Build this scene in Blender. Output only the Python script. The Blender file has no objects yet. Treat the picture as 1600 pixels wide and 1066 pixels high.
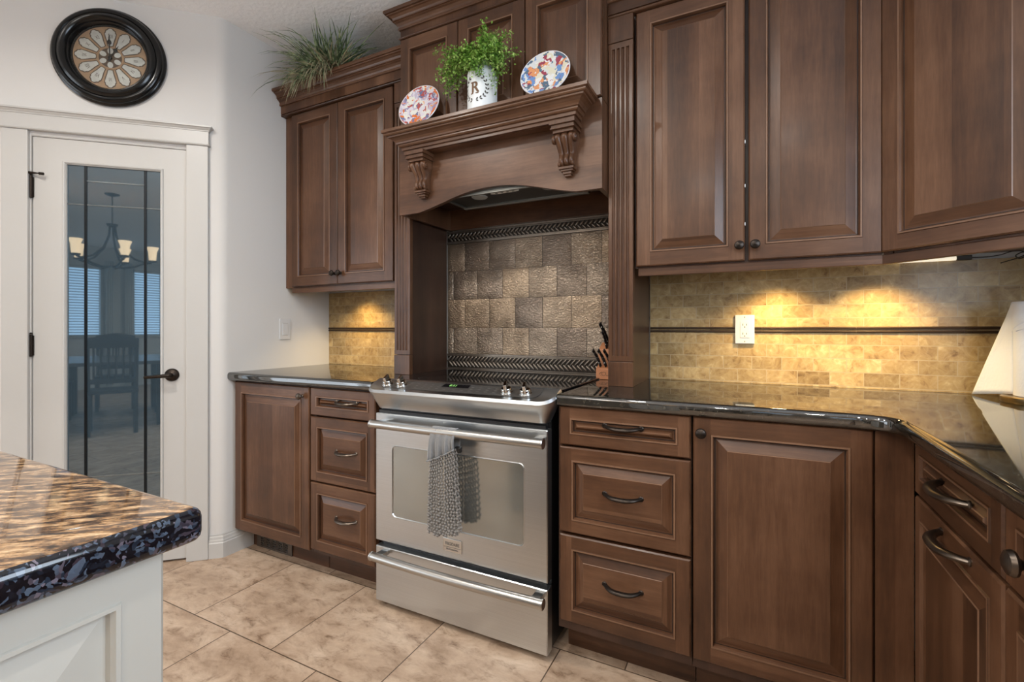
import bpy, math, random
from mathutils import Vector, Matrix

R = math.radians
PI = math.pi
rng = random.Random(7)
scene = bpy.context.scene
COL = scene.collection

# ------------------------------------------------------------------ camera
cam_d = bpy.data.cameras.new('camera')
cam = bpy.data.objects.new('camera', cam_d)
COL.objects.link(cam)
cam.location = (2.348, -2.130, 1.134)
cam.rotation_euler = (R(90), 0, R(26.8))
cam_d.sensor_width = 36.0
cam_d.lens = 741.0 / 1600.0 * 36.0
cam_d.shift_y = -19.5 / 1600.0
cam_d.clip_start = 0.02
scene.camera = cam

# ------------------------------------------------------------------ world, view
world = bpy.data.worlds.new('world')
scene.world = world
world.use_nodes = True
wb = world.node_tree.nodes['Background']
wb.inputs[0].default_value = (0.75, 0.87, 1.0, 1)
wb.inputs[1].default_value = 1.0
scene.view_settings.view_transform = 'Standard'
scene.view_settings.look = 'None'
scene.view_settings.gamma = 1.0
scene.view_settings.use_curve_mapping = False
scene.view_settings.exposure = -0.30

PATIO_E = 3.0        # daylight seen through the big windows
FAR_E = 2.6
POT_W = 14.5         # recessed ceiling lamps
FILL_PENDANT_W = 44.0      # added, unseen globe pendants that fill the kitchen with light
SINK_W = 26.0         # daylight from the window over the right counter
PUCK_W = 2.6         # warm lamps under the cabinets


def lamp(kind, name, loc, energy, color, aim=None, **kw):
    d = bpy.data.lights.new(name, kind)
    d.energy = energy
    d.color = color
    for k, v in kw.items():
        setattr(d, k, v)
    o = bpy.data.objects.new(name, d)
    COL.objects.link(o)
    o.location = loc
    if aim is not None:
        o.rotation_euler = (Vector(aim) - Vector(loc)).to_track_quat('-Z', 'Y').to_euler()
    return o


# daylight entering through the large windows (placed in their openings)
lamp('AREA', 'daylight_patio', (-2.50, -4.3, 1.35), 30, (0.86, 0.93, 1.0), aim=(2, -1.5, 1.2),
     shape='RECTANGLE', size=3.2, size_y=2.2)
lamp('AREA', 'daylight_sink', (3.28, -1.65, 1.65), SINK_W, (0.96, 0.97, 1.0), aim=(1.2, -1.8, 1.3), shape='RECTANGLE', size=1.1, size_y=1.0)
DINING_W = 34.0  # dining-end recessed lamps; the last one is added to brighten the mirrored room
POTS = [(0.50, -1.90), (1.55, -1.75), (2.60, -2.9), (0.4, -3.4), (1.9, -3.9), (3.4, -5.2), (-1.3, -6.6), (3.7, -7.8)]

# ------------------------------------------------------------------ materials
def nodes_of(name):
    m = bpy.data.materials.new(name)
    m.use_nodes = True
    nt = m.node_tree
    return m, nt, nt.nodes['Principled BSDF']


def N(nt, t, **kw):
    n = nt.nodes.new(t)
    for k, v in kw.items():
        if k in n.inputs:
            n.inputs[k].default_value = v
        else:
            setattr(n, k, v)
    return n


def setp(b, **kw):
    names = {'color': 'Base Color', 'rough': 'Roughness', 'metal': 'Metallic', 'ior': 'IOR', 'coat': 'Coat Weight',
             'coat_rough': 'Coat Roughness', 'trans': 'Transmission Weight', 'emit': 'Emission Color',
             'estr': 'Emission Strength', 'aniso': 'Anisotropic', 'alpha': 'Alpha', 'spec': 'Specular IOR Level',
             'sheen': 'Sheen Weight', 'sub': 'Subsurface Weight'}
    for k, v in kw.items():
        if k in ('color', 'emit') and len(v) == 3:
            v = (*v, 1)
        b.inputs[names[k]].default_value = v


def plain(name, color, rough=0.5, metal=0.0, bump=0.0, bscale=60.0, var=0.06, **kw):
    """flat colour with a slight procedural mottling and optional bump"""
    m, nt, b = nodes_of(name)
    setp(b, color=color, rough=rough, metal=metal, **kw)
    tc = N(nt, 'ShaderNodeTexCoord')
    no = N(nt, 'ShaderNodeTexNoise', Scale=bscale, Detail=4.0)
    nt.links.new(tc.outputs['Object'], no.inputs['Vector'])
    if var:
        mr = N(nt, 'ShaderNodeMapRange')
        mr.inputs['To Min'].default_value = 1 - var
        mr.inputs['To Max'].default_value = 1 + var
        nt.links.new(no.outputs['Fac'], mr.inputs['Value'])
        mx = N(nt, 'ShaderNodeVectorMath', operation='SCALE')
        mx.inputs[0].default_value = color[:3]
        nt.links.new(mr.outputs['Result'], mx.inputs['Scale'])
        nt.links.new(mx.outputs['Vector'], b.inputs['Base Color'])
    if bump:
        bp = N(nt, 'ShaderNodeBump', Strength=bump, Distance=0.004)
        nt.links.new(no.outputs['Fac'], bp.inputs['Height'])
        nt.links.new(bp.outputs['Normal'], b.inputs['Normal'])
    return m


def ramp(nt, stops, interp='LINEAR'):
    r = N(nt, 'ShaderNodeValToRGB')
    cr = r.color_ramp
    cr.interpolation = interp
    while len(cr.elements) < len(stops):
        cr.elements.new(0.5)
    for e, (p, c) in zip(cr.elements, stops):
        e.position = p
        e.color = (*c, 1)
    return r


def wood(name, axis, dark, mid, light, rough=0.33):
    """stained maple; the grain runs along the given local axis"""
    m, nt, b = nodes_of(name)
    tc = N(nt, 'ShaderNodeTexCoord')
    oi = N(nt, 'ShaderNodeObjectInfo')
    sc = {'z': (9, 9, 0.8), 'x': (0.8, 9, 9), 'y': (9, 0.8, 9)}[axis]
    mp = N(nt, 'ShaderNodeMapping')
    mp.inputs['Scale'].default_value = sc
    off = N(nt, 'ShaderNodeVectorMath', operation='SCALE')
    off.inputs[0].default_value = (13.0, 7.0, 5.0)
    nt.links.new(oi.outputs['Random'], off.inputs['Scale'])
    nt.links.new(off.outputs['Vector'], mp.inputs['Location'])
    nt.links.new(tc.outputs['Object'], mp.inputs['Vector'])
    big = N(nt, 'ShaderNodeTexNoise', Scale=1.1, Detail=3.0, Roughness=0.5, Distortion=0.6)
    nt.links.new(mp.outputs['Vector'], big.inputs['Vector'])
    fine = N(nt, 'ShaderNodeTexNoise', Scale=14.0, Detail=5.0, Roughness=0.65, Distortion=0.3)
    nt.links.new(mp.outputs['Vector'], fine.inputs['Vector'])
    blot = N(nt, 'ShaderNodeTexNoise', Scale=5.0, Detail=4.0, Roughness=0.6)
    nt.links.new(tc.outputs['Object'], blot.inputs['Vector'])
    a1 = N(nt, 'ShaderNodeMath', operation='MULTIPLY_ADD')
    a1.inputs[1].default_value = 0.22
    nt.links.new(fine.outputs['Fac'], a1.inputs[0])
    a2 = N(nt, 'ShaderNodeMath', operation='MULTIPLY')
    a2.inputs[1].default_value = 0.40
    nt.links.new(big.outputs['Fac'], a2.inputs[0])
    nt.links.new(a2.outputs[0], a1.inputs[2])
    a3 = N(nt, 'ShaderNodeMath', operation='MULTIPLY_ADD')
    a3.inputs[1].default_value = 0.30
    nt.links.new(blot.outputs['Fac'], a3.inputs[0])
    nt.links.new(a1.outputs[0], a3.inputs[2])
    sep = N(nt, 'ShaderNodeSeparateXYZ')
    nt.links.new(tc.outputs['Object'], sep.inputs[0])
    st = N(nt, 'ShaderNodeMath', operation='MULTIPLY_ADD')
    st.inputs[1].default_value = 9.3
    sh = N(nt, 'ShaderNodeMath', operation='MULTIPLY')
    sh.inputs[1].default_value = 37.0
    nt.links.new(oi.outputs['Random'], sh.inputs[0])
    nt.links.new(sep.outputs[{'z': 0, 'x': 2, 'y': 2}[axis]], st.inputs[0])
    nt.links.new(sh.outputs[0], st.inputs[2])
    flr = N(nt, 'ShaderNodeMath', operation='FLOOR')
    nt.links.new(st.outputs[0], flr.inputs[0])
    wn = N(nt, 'ShaderNodeTexWhiteNoise', noise_dimensions='1D')
    nt.links.new(flr.outputs[0], wn.inputs['W'])
    a4 = N(nt, 'ShaderNodeMath', operation='MULTIPLY_ADD')
    a4.inputs[1].default_value = 0.13
    nt.links.new(wn.outputs['Value'], a4.inputs[0])
    nt.links.new(a3.outputs[0], a4.inputs[2])
    rp = ramp(nt, [(0.32, dark), (0.53, mid), (0.76, light)])
    nt.links.new(a4.outputs[0], rp.inputs['Fac'])
    nt.links.new(rp.outputs['Color'], b.inputs['Base Color'])
    setp(b, rough=rough, ior=1.45, spec=0.42, coat=0.06, coat_rough=0.16)
    bp = N(nt, 'ShaderNodeBump', Strength=0.05, Distance=0.002)
    nt.links.new(fine.outputs['Fac'], bp.inputs['Height'])
    nt.links.new(bp.outputs['Normal'], b.inputs['Normal'])
    return m


WD, WM, WL = (0.026, 0.0110, 0.0056), (0.092, 0.0405, 0.0195), (0.195, 0.098, 0.053)
M = {}
M['wood_v'] = wood('stained_maple_upright', 'z', WD, WM, WL)
M['wood_h'] = wood('stained_maple_level', 'x', WD, WM, WL)
M['wood_y'] = wood('stained_maple_deep', 'y', WD, WM, WL)
M['worn_highlight'] = plain('rubbed_maple_highlight', (0.175, 0.092, 0.052), 0.30, var=0.25, bscale=25)  # rubbed finish plus painted catch-light on the moulded edges
M['glaze'] = plain('dark_glaze', (0.018, 0.009, 0.006), 0.45)
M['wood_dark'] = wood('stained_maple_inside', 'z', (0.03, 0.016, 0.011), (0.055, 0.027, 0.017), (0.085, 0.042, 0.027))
M['wall'] = plain('wall_paint', (0.63, 0.615, 0.595), 0.75, bump=0.06, bscale=180, var=0.012)
M['ceiling'] = plain('ceiling_texture', (0.93, 0.93, 0.93), 0.9, bump=0.8, bscale=48, var=0.03)
M['trim'] = plain('white_trim_paint', (0.50, 0.488, 0.467), 0.35, var=0.01)
M['island_paint'] = plain('cream_cabinet_paint', (0.50, 0.475, 0.42), 0.38, var=0.01)
M['white'] = plain('white_plastic', (0.60, 0.605, 0.61), 0.35, var=0.0)
M['dark_slot'] = plain('dark_slot', (0.02, 0.02, 0.02), 0.5, var=0)
M['bronze'] = plain('oil_rubbed_bronze', (0.035, 0.027, 0.022), 0.36, metal=0.85, bump=0.05, var=0.3, bscale=40)
M['pull'] = plain('worn_bronze', (0.13, 0.105, 0.085), 0.30, metal=0.95, bump=0.05, var=0.35, bscale=35)
M['black'] = plain('black_enamel', (0.010, 0.010, 0.011), 0.35, var=0.1)
M['black_glass'] = plain('black_glass', (0.006, 0.006, 0.007), 0.05, var=0, ior=1.6)
M['chrome'] = plain('chrome', (0.62, 0.62, 0.60), 0.12, metal=1.0, var=0.0)
M['brass'] = plain('aged_brass', (0.34, 0.25, 0.13), 0.32, metal=1.0, var=0.15, bscale=30)
M['paper'] = plain('paper_towel', (0.66, 0.69, 0.74), 0.9, bump=0.25, bscale=120, var=0.02)
M['clock_black'] = plain('clock_black_lacquer', (0.004, 0.0045, 0.005), 0.17, var=0.1, spec=0.38)
M['dial'] = plain('clock_dial_tan', (0.40, 0.26, 0.15), 0.6, var=0.3, bscale=25)
M['ivory'] = plain('clock_ivory', (0.58, 0.59, 0.55), 0.6, var=0.25, bscale=40)
M['dial_line'] = plain('clock_dial_line', (0.10, 0.068, 0.042), 0.6)
M['hand'] = plain('clock_hand', (0.008, 0.008, 0.008), 0.5, var=0)
M['towel_cloth'] = plain('grey_towel_cloth', (0.19, 0.19, 0.19), 0.95, bump=0.3, bscale=200, var=0.12, sheen=0.3)
M['chenille'] = plain('grey_chenille', (0.185, 0.168, 0.15), 0.95, bump=0.4, bscale=160, var=0.35, sheen=0.4)
M['block_wood'] = plain('orange_block_wood', (0.46, 0.19, 0.085), 0.45, var=0.15, bscale=30)
M['handle_black'] = plain('knife_handle', (0.012, 0.011, 0.011), 0.3, var=0)
M['rivet'] = plain('rivet', (0.6, 0.6, 0.58), 0.3, metal=1, var=0)
M['ceramic'] = plain('vase_enamel', (0.74, 0.77, 0.78), 0.38, var=0.02)
M['vase_brown'] = plain('vase_letter', (0.14, 0.07, 0.03), 0.6, var=0.2)
M['vase_leaf'] = plain('vase_wreath', (0.05, 0.045, 0.04), 0.6, var=0.2)
M['touch'] = plain('touch_panel_grey', (0.16, 0.15, 0.14), 0.28, metal=0.7, var=0.03)
M['print'] = plain('panel_print', (0.32, 0.31, 0.29), 0.5, var=0)
M['print_dark'] = plain('badge_print', (0.07, 0.065, 0.06), 0.5, var=0)
M['vent'] = plain('register_bronze', (0.115, 0.092, 0.075), 0.45, metal=0.5)
M['wire'] = plain('wire', (0.03, 0.022, 0.015), 0.5, var=0)
M['cream'] = plain('cream_plastic', (0.8, 0.78, 0.72), 0.4, var=0)
M['hood_steel'] = plain('hood_steel', (0.22, 0.22, 0.20), 0.35, metal=0.9, var=0.05)
M['hood_filter'] = plain('hood_filter', (0.05, 0.048, 0.042), 0.5, metal=0.6, var=0.2, bscale=200)
M['lens'] = plain('frosted_lens', (0.35, 0.35, 0.32), 0.4, var=0)
M['liner'] = plain('dark_pencil_liner', (0.045, 0.026, 0.014), 0.35, metal=0.3, var=0.2)
M['dining_wood'] = plain('dark_dining_wood', (0.035, 0.030, 0.028), 0.4, var=0.2)
M['blind'] = plain('blind_slat', (0.75, 0.80, 0.86), 0.6, var=0)
M['curtain'] = plain('curtain', (0.62, 0.62, 0.60), 0.9, var=0.05)


def emissive(name, color, strength):
    m, nt, b = nodes_of(name)
    setp(b, color=color, rough=0.6, emit=color, estr=strength)
    return m


M['daylight'] = emissive('bright_window', (0.80, 0.90, 1.0), PATIO_E)
M['daylight_sink'] = emissive('blue_window', (0.42, 0.70, 1.0), 4.0)
M['daylight_far'] = emissive('bright_window_far', (0.62, 0.82, 1.0), FAR_E)
M['lamp_glow'] = emissive('lamp_glow', (1.0, 0.90, 0.76), 14.0)
M['shade_glow'] = emissive('shade_glow', (1.0, 0.66, 0.38), 4.5)
M['fill_globe_glow'] = emissive('fill_globe_glow', (1.0, 0.94, 0.86), FILL_PENDANT_W * 0.32)
M['puck_glow'] = emissive('puck_glow', (1.0, 0.72, 0.38), 6.0)
M['bar_glow'] = emissive('bar_glow', (1.0, 0.90, 0.70), 0.9)
M['display'] = emissive('display_green', (0.25, 0.6, 0.15), 0.5)


def steel():
    m, nt, b = nodes_of('brushed_steel')
    tc = N(nt, 'ShaderNodeTexCoord')
    mp = N(nt, 'ShaderNodeMapping')
    mp.inputs['Scale'].default_value = (2.0, 40, 700)
    nt.links.new(tc.outputs['Object'], mp.inputs['Vector'])
    no = N(nt, 'ShaderNodeTexNoise', Scale=1.0, Detail=4.0)
    nt.links.new(mp.outputs['Vector'], no.inputs['Vector'])
    rp = ramp(nt, [(0.2, (0.53, 0.555, 0.57)), (0.8, (0.63, 0.655, 0.67))])
    nt.links.new(no.outputs['Fac'], rp.inputs['Fac'])
    nt.links.new(rp.outputs['Color'], b.inputs['Base Color'])
    setp(b, metal=1.0, rough=0.29, aniso=0.6)
    bp = N(nt, 'ShaderNodeBump', Strength=0.03, Distance=0.001)
    nt.links.new(no.outputs['Fac'], bp.inputs['Height'])
    nt.links.new(bp.outputs['Normal'], b.inputs['Normal'])
    return m


M['steel'] = steel()
M['steel_bar'] = plain('polished_steel_bar', (0.46, 0.445, 0.42), 0.30, metal=1.0, var=0.02)
M['oven_glass'] = plain('oven_window_glass', (0.34, 0.345, 0.32), 0.12, metal=0.8, var=0.02)


def swizzle(nt, tc, order, loc=(0, 0, 0)):
    """object coordinates rearranged so the brick pattern lies in the wanted plane"""
    s = N(nt, 'ShaderNodeSeparateXYZ')
    c = N(nt, 'ShaderNodeCombineXYZ')
    nt.links.new(tc.outputs['Object'], s.inputs[0])
    for i, a in enumerate(order):
        nt.links.new(s.outputs[a], c.inputs[i])
    mp = N(nt, 'ShaderNodeMapping')
    mp.inputs['Location'].default_value = loc
    nt.links.new(c.outputs[0], mp.inputs['Vector'])
    return mp


def brick(nt, vec, w, h, mortar, c1, c2, cm, offset=0.5):
    br = N(nt, 'ShaderNodeTexBrick', offset=offset, offset_frequency=2)
    br.inputs['Scale'].default_value = 1.0
    br.inputs['Brick Width'].default_value = w
    br.inputs['Row Height'].default_value = h
    br.inputs['Mortar Size'].default_value = mortar
    br.inputs['Mortar Smooth'].default_value = 0.1
    br.inputs['Color1'].default_value = (*c1, 1)
    br.inputs['Color2'].default_value = (*c2, 1)
    br.inputs['Mortar'].default_value = (*cm, 1)
    nt.links.new(vec.outputs[0], br.inputs['Vector'])
    return br


def mixc(nt, blend, fac, a, b):
    mx = N(nt, 'ShaderNodeMix', data_type='RGBA', blend_type=blend)
    for sock, v in ((0, fac), (6, a), (7, b)):
        if hasattr(v, 'links'):
            nt.links.new(v, mx.inputs[sock])
        else:
            mx.inputs[sock].default_value = v if sock == 0 else (*v, 1)
    return mx.outputs[2]


def floor_mat():
    m, nt, b = nodes_of('beige_stone_tile')
    tc = N(nt, 'ShaderNodeTexCoord')
    mp = N(nt, 'ShaderNodeMapping')
    mp.inputs['Location'].default_value = (FLOOR_OX, FLOOR_OY, 0)
    nt.links.new(tc.outputs['Object'], mp.inputs['Vector'])
    br = brick(nt, mp, 0.4555, 0.463, 0.0022, (0.30, 0.30, 0.30), (0.62, 0.62, 0.62), (0.0, 0.0, 0.0))
    n1 = N(nt, 'ShaderNodeTexNoise', Scale=4.0, Detail=9.0, Roughness=0.66, Distortion=0.45)
    n2 = N(nt, 'ShaderNodeTexNoise', Scale=13.0, Detail=10.0, Roughness=0.74, Distortion=0.5)
    off = N(nt, 'ShaderNodeVectorMath', operation='MULTIPLY_ADD')
    off.inputs[1].default_value = (31.0, 17.0, 0)
    nt.links.new(br.outputs['Color'], off.inputs[0])
    st = N(nt, 'ShaderNodeMapping')
    st.inputs['Scale'].default_value = (1.0, 1.7, 1.0)
    nt.links.new(tc.outputs['Object'], st.inputs['Vector'])
    nt.links.new(st.outputs[0], off.inputs[2])
    nt.links.new(off.outputs[0], n1.inputs['Vector'])
    nt.links.new(off.outputs[0], n2.inputs['Vector'])
    r1 = ramp(nt, [(0.30, (0.30, 0.20, 0.13)), (0.50, (0.45, 0.325, 0.23)), (0.70, (0.59, 0.455, 0.34))])
    nt.links.new(n1.outputs['Fac'], r1.inputs['Fac'])
    r2 = ramp(nt, [(0.33, (0.30, 0.22, 0.16)), (0.42, (0.78, 0.74, 0.70)), (0.49, (1.0, 0.99, 0.98)), (0.64, (1.16, 1.16, 1.16))])
    nt.links.new(n2.outputs['Fac'], r2.inputs['Fac'])
    col = mixc(nt, 'MULTIPLY', 0.8, r1.outputs['Color'], r2.outputs['Color'])
    col = mixc(nt, 'MIX', br.outputs['Fac'], col, (0.085, 0.052, 0.030))
    nt.links.new(col, b.inputs['Base Color'])
    setp(b, rough=0.42)
    inv = N(nt, 'ShaderNodeMath', operation='SUBTRACT')
    inv.inputs[0].default_value = 1.0
    nt.links.new(br.outputs['Fac'], inv.inputs[1])
    bp = N(nt, 'ShaderNodeBump', Strength=0.25, Distance=0.002)
    nt.links.new(inv.outputs[0], bp.inputs['Height'])
    nt.links.new(bp.outputs['Normal'], b.inputs['Normal'])
    return m


FLOOR_OX, FLOOR_OY = -0.378, 1.483
M['floor'] = floor_mat()


def marble_mat():
    m, nt, b = nodes_of('golden_marble_tile')
    tc = N(nt, 'ShaderNodeTexCoord')
    mp = swizzle(nt, tc, (0, 2, 1), (0.02, -0.916 + 0.0505 * 20, 0))
    br = brick(nt, mp, 0.104, 0.0505, 0.0014, (0.0, 0.0, 0.0), (1.0, 1.0, 1.0), (0.5, 0.5, 0.5))
    off = N(nt, 'ShaderNodeVectorMath', operation='MULTIPLY_ADD')
    off.inputs[1].default_value = (3.0, 1.0, 2.0)
    nt.links.new(br.outputs['Color'], off.inputs[0])
    nt.links.new(tc.outputs['Object'], off.inputs[2])
    n1 = N(nt, 'ShaderNodeTexNoise', Scale=24.0, Detail=9.0, Roughness=0.66, Distortion=0.9)
    nt.links.new(off.outputs[0], n1.inputs['Vector'])
    vn = N(nt, 'ShaderNodeTexVoronoi', feature='DISTANCE_TO_EDGE')
    vn.inputs['Scale'].default_value = 26.0
    wn = N(nt, 'ShaderNodeTexNoise', Scale=14.0, Detail=4.0)
    nt.links.new(off.outputs[0], wn.inputs['Vector'])
    wv = N(nt, 'ShaderNodeVectorMath', operation='MULTIPLY_ADD')
    wv.inputs[1].default_value = (0.06, 0.06, 0.06)
    nt.links.new(wn.outputs['Color'], wv.inputs[0])
    nt.links.new(off.outputs[0], wv.inputs[2])
    nt.links.new(wv.outputs[0], vn.inputs['Vector'])
    vein = ramp(nt, [(0.0, (1, 1, 1)), (0.09, (0, 0, 0))])
    nt.links.new(vn.outputs['Distance'], vein.inputs['Fac'])
    base = ramp(nt, [(0.28, (0.17, 0.095, 0.034)), (0.43, (0.36, 0.242, 0.105)), (0.58, (0.45, 0.325, 0.155)), (0.74, (0.62, 0.50, 0.29))])
    nt.links.new(n1.outputs['Fac'], base.inputs['Fac'])
    tint = ramp(nt, [(0.0, (0.66, 0.63, 0.58)), (0.35, (0.92, 0.90, 0.86)), (0.8, (1.02, 1.0, 0.98)), (1.0, (1.25, 1.28, 1.30))])
    nt.links.new(br.outputs['Color'], tint.inputs['Fac'])
    col = mixc(nt, 'MULTIPLY', 1.0, base.outputs['Color'], tint.outputs['Color'])
    vf = N(nt, 'ShaderNodeMath', operation='MULTIPLY')
    vf.inputs[1].default_value = 0.10
    nt.links.new(vein.outputs['Color'], vf.inputs[0])
    col = mixc(nt, 'MIX', vf.outputs[0], col, (0.64, 0.53, 0.36))
    col = mixc(nt, 'MIX', br.outputs['Fac'], col, (0.42, 0.33, 0.20))
    nt.links.new(col, b.inputs['Base Color'])
    setp(b, rough=0.30)
    inv = N(nt, 'ShaderNodeMath', operation='SUBTRACT')
    inv.inputs[0].default_value = 1.0
    nt.links.new(br.outputs['Fac'], inv.inputs[1])
    bp = N(nt, 'ShaderNodeBump', Strength=0.35, Distance=0.0015)
    nt.links.new(inv.outputs[0], bp.inputs['Height'])
    nt.links.new(bp.outputs['Normal'], b.inputs['Normal'])
    return m


M['marble'] = marble_mat()


def hammered_mat():
    m, nt, b = nodes_of('hammered_bronze_tile')
    tc = N(nt, 'ShaderNodeTexCoord')
    n1 = N(nt, 'ShaderNodeTexNoise', Scale=85.0, Detail=3.0, Roughness=0.55, Distortion=0.8)
    mp = N(nt, 'ShaderNodeMapping')
    mp.inputs['Scale'].default_value = (1.0, 1.0, 1.8)
    mp.inputs['Rotation'].default_value = (0, 0.5, 0)
    nt.links.new(tc.outputs['Object'], mp.inputs['Vector'])
    nt.links.new(mp.outputs[0], n1.inputs['Vector'])
    n2 = N(nt, 'ShaderNodeTexNoise', Scale=6.0, Detail=2.0)
    nt.links.new(tc.outputs['Object'], n2.inputs['Vector'])
    rp = ramp(nt, [(0.3, (0.27, 0.22, 0.175)), (0.7, (0.54, 0.44, 0.345))])
    nt.links.new(n2.outputs['Fac'], rp.inputs['Fac'])
    nt.links.new(rp.outputs['Color'], b.inputs['Base Color'])
    oi = N(nt, 'ShaderNodeObjectInfo')
    vr = ramp(nt, [(0.0, (0.70, 0.68, 0.68)), (0.5, (0.92, 0.90, 0.87)), (1.0, (1.16, 1.06, 0.92))])
    nt.links.new(oi.outputs['Random'], vr.inputs['Fac'])
    nt.links.new(mixc(nt, 'MULTIPLY', 1.0, rp.outputs['Color'], vr.outputs['Color']), b.inputs['Base Color'])
    setp(b, metal=0.92, rough=0.34)
    bp = N(nt, 'ShaderNodeBump', Strength=0.85, Distance=0.008)
    nt.links.new(n1.outputs['Fac'], bp.inputs['Height'])
    nt.links.new(bp.outputs['Normal'], b.inputs['Normal'])
    return m


M['hammered'] = hammered_mat()
M['braid'] = plain('braided_bronze', (0.30, 0.255, 0.21), 0.34, metal=0.9, var=0.3, bscale=50)
M['braid_dark'] = plain('braided_bronze_recess', (0.045, 0.037, 0.030), 0.4, metal=0.7, var=0.3)


def black_granite():
    m, nt, b = nodes_of('black_granite')
    tc = N(nt, 'ShaderNodeTexCoord')
    v = N(nt, 'ShaderNodeTexVoronoi', Scale=520.0)
    nt.links.new(tc.outputs['Object'], v.inputs['Vector'])
    n = N(nt, 'ShaderNodeTexNoise', Scale=60.0, Detail=5.0)
    nt.links.new(tc.outputs['Object'], n.inputs['Vector'])
    rp = ramp(nt, [(0.0, (0.008, 0.008, 0.007)), (0.62, (0.011, 0.010, 0.008)), (0.82, (0.035, 0.029, 0.019)), (1.0, (0.08, 0.07, 0.052))])
    mm = N(nt, 'ShaderNodeMath', operation='MULTIPLY')
    s = N(nt, 'ShaderNodeSeparateColor')
    nt.links.new(v.outputs['Color'], s.inputs[0])
    nt.links.new(s.outputs[0], mm.inputs[0])
    k = N(nt, 'ShaderNodeMath', operation='MULTIPLY')
    k.inputs[1].default_value = 1.7
    nt.links.new(n.outputs['Fac'], k.inputs[0])
    nt.links.new(k.outputs[0], mm.inputs[1])
    nt.links.new(mm.outputs[0], rp.inputs['Fac'])
    nt.links.new(rp.outputs['Color'], b.inputs['Base Color'])
    setp(b, rough=0.04, ior=2.2)
    return m


M['granite'] = black_granite()


def gold_granite():
    m, nt, b = nodes_of('gold_brown_granite')
    tc = N(nt, 'ShaderNodeTexCoord')
    mp0 = N(nt, 'ShaderNodeMapping')
    mp0.inputs['Rotation'].default_value = (0, 0, R(-38))
    nt.links.new(tc.outputs['Object'], mp0.inputs['Vector'])
    mp = N(nt, 'ShaderNodeMapping')
    mp.inputs['Scale'].default_value = (1.0, 3.6, 1.0)
    nt.links.new(mp0.outputs[0], mp.inputs['Vector'])
    n = N(nt, 'ShaderNodeTexNoise', Scale=24.0, Detail=9.0, Roughness=0.68, Distortion=0.25)
    nt.links.new(mp.outputs[0], n.inputs['Vector'])
    rp = ramp(nt, [(0.36, (0.012, 0.009, 0.008)), (0.46, (0.10, 0.055, 0.03)), (0.53, (0.30, 0.175, 0.085)), (0.66, (0.62, 0.43, 0.25))])
    nt.links.new(n.outputs['Fac'], rp.inputs['Fac'])
    v = N(nt, 'ShaderNodeTexVoronoi', Scale=170.0)
    nt.links.new(tc.outputs['Object'], v.inputs['Vector'])
    s = N(nt, 'ShaderNodeSeparateColor')
    nt.links.new(v.outputs['Color'], s.inputs[0])
    rp2 = ramp(nt, [(0.55, (0, 0, 0)), (0.8, (0.9, 0.9, 0.9))])
    nt.links.new(s.outputs[0], rp2.inputs['Fac'])
    f = N(nt, 'ShaderNodeMath', operation='MULTIPLY')
    f.inputs[1].default_value = 0.30
    nt.links.new(rp2.outputs['Color'], f.inputs[0])
    col = mixc(nt, 'MIX', f.outputs[0], rp.outputs['Color'], (0.03, 0.024, 0.022))
    nt.links.new(col, b.inputs['Base Color'])
    setp(b, rough=0.05, ior=1.6)
    return m


def granite_edge():
    """the island slab's edge: dark stone full of blue-grey and violet crystals"""
    m, nt, b = nodes_of('gold_granite_edge')
    tc = N(nt, 'ShaderNodeTexCoord')
    v = N(nt, 'ShaderNodeTexVoronoi', Scale=215.0)
    nz = N(nt, 'ShaderNodeTexNoise', Scale=40.0, Detail=3.0)
    nt.links.new(tc.outputs['Object'], nz.inputs['Vector'])
    wv = N(nt, 'ShaderNodeVectorMath', operation='MULTIPLY_ADD')
    wv.inputs[1].default_value = (0.03, 0.03, 0.03)
    nt.links.new(nz.outputs['Color'], wv.inputs[0])
    nt.links.new(tc.outputs['Object'], wv.inputs[2])
    nt.links.new(wv.outputs[0], v.inputs['Vector'])
    s = N(nt, 'ShaderNodeSeparateColor')
    nt.links.new(v.outputs['Color'], s.inputs[0])
    rp = ramp(nt, [(0.0, (0.004, 0.004, 0.006)), (0.52, (0.008, 0.008, 0.011)), (0.66, (0.020, 0.030, 0.048)),
                   (0.80, (0.085, 0.11, 0.15)), (0.90, (0.025, 0.016, 0.022)), (1.0, (0.15, 0.13, 0.16))])
    nt.links.new(s.outputs[1], rp.inputs['Fac'])
    nt.links.new(rp.outputs['Color'], b.inputs['Base Color'])
    setp(b, rough=0.08, ior=1.6)
    return m


M['gold_granite'] = gold_granite()
M['granite_edge'] = granite_edge()


def door_glass_mat():
    m, nt, b = nodes_of('tinted_door_glass')
    setp(b, color=(0.035, 0.058, 0.078), rough=0.02, ior=2.5)
    b.inputs['Specular Tint'].default_value = (0.74, 0.90, 1.0, 1)
    tc = N(nt, 'ShaderNodeTexCoord')
    n = N(nt, 'ShaderNodeTexNoise', Scale=3.0, Detail=1.0)
    nt.links.new(tc.outputs['Object'], n.inputs['Vector'])
    bp = N(nt, 'ShaderNodeBump', Strength=0.02, Distance=0.002)
    nt.links.new(n.outputs['Fac'], bp.inputs['Height'])
    nt.links.new(bp.outputs['Normal'], b.inputs['Normal'])
    return m


M['door_glass'] = door_glass_mat()
M['came'] = plain('dark_came', (0.012, 0.016, 0.02), 0.3, metal=0.6, var=0)
M['bevel_line'] = plain('bevelled_glass_line', (0.20, 0.24, 0.26), 0.15, metal=0.7, var=0.2, bscale=90)


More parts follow.
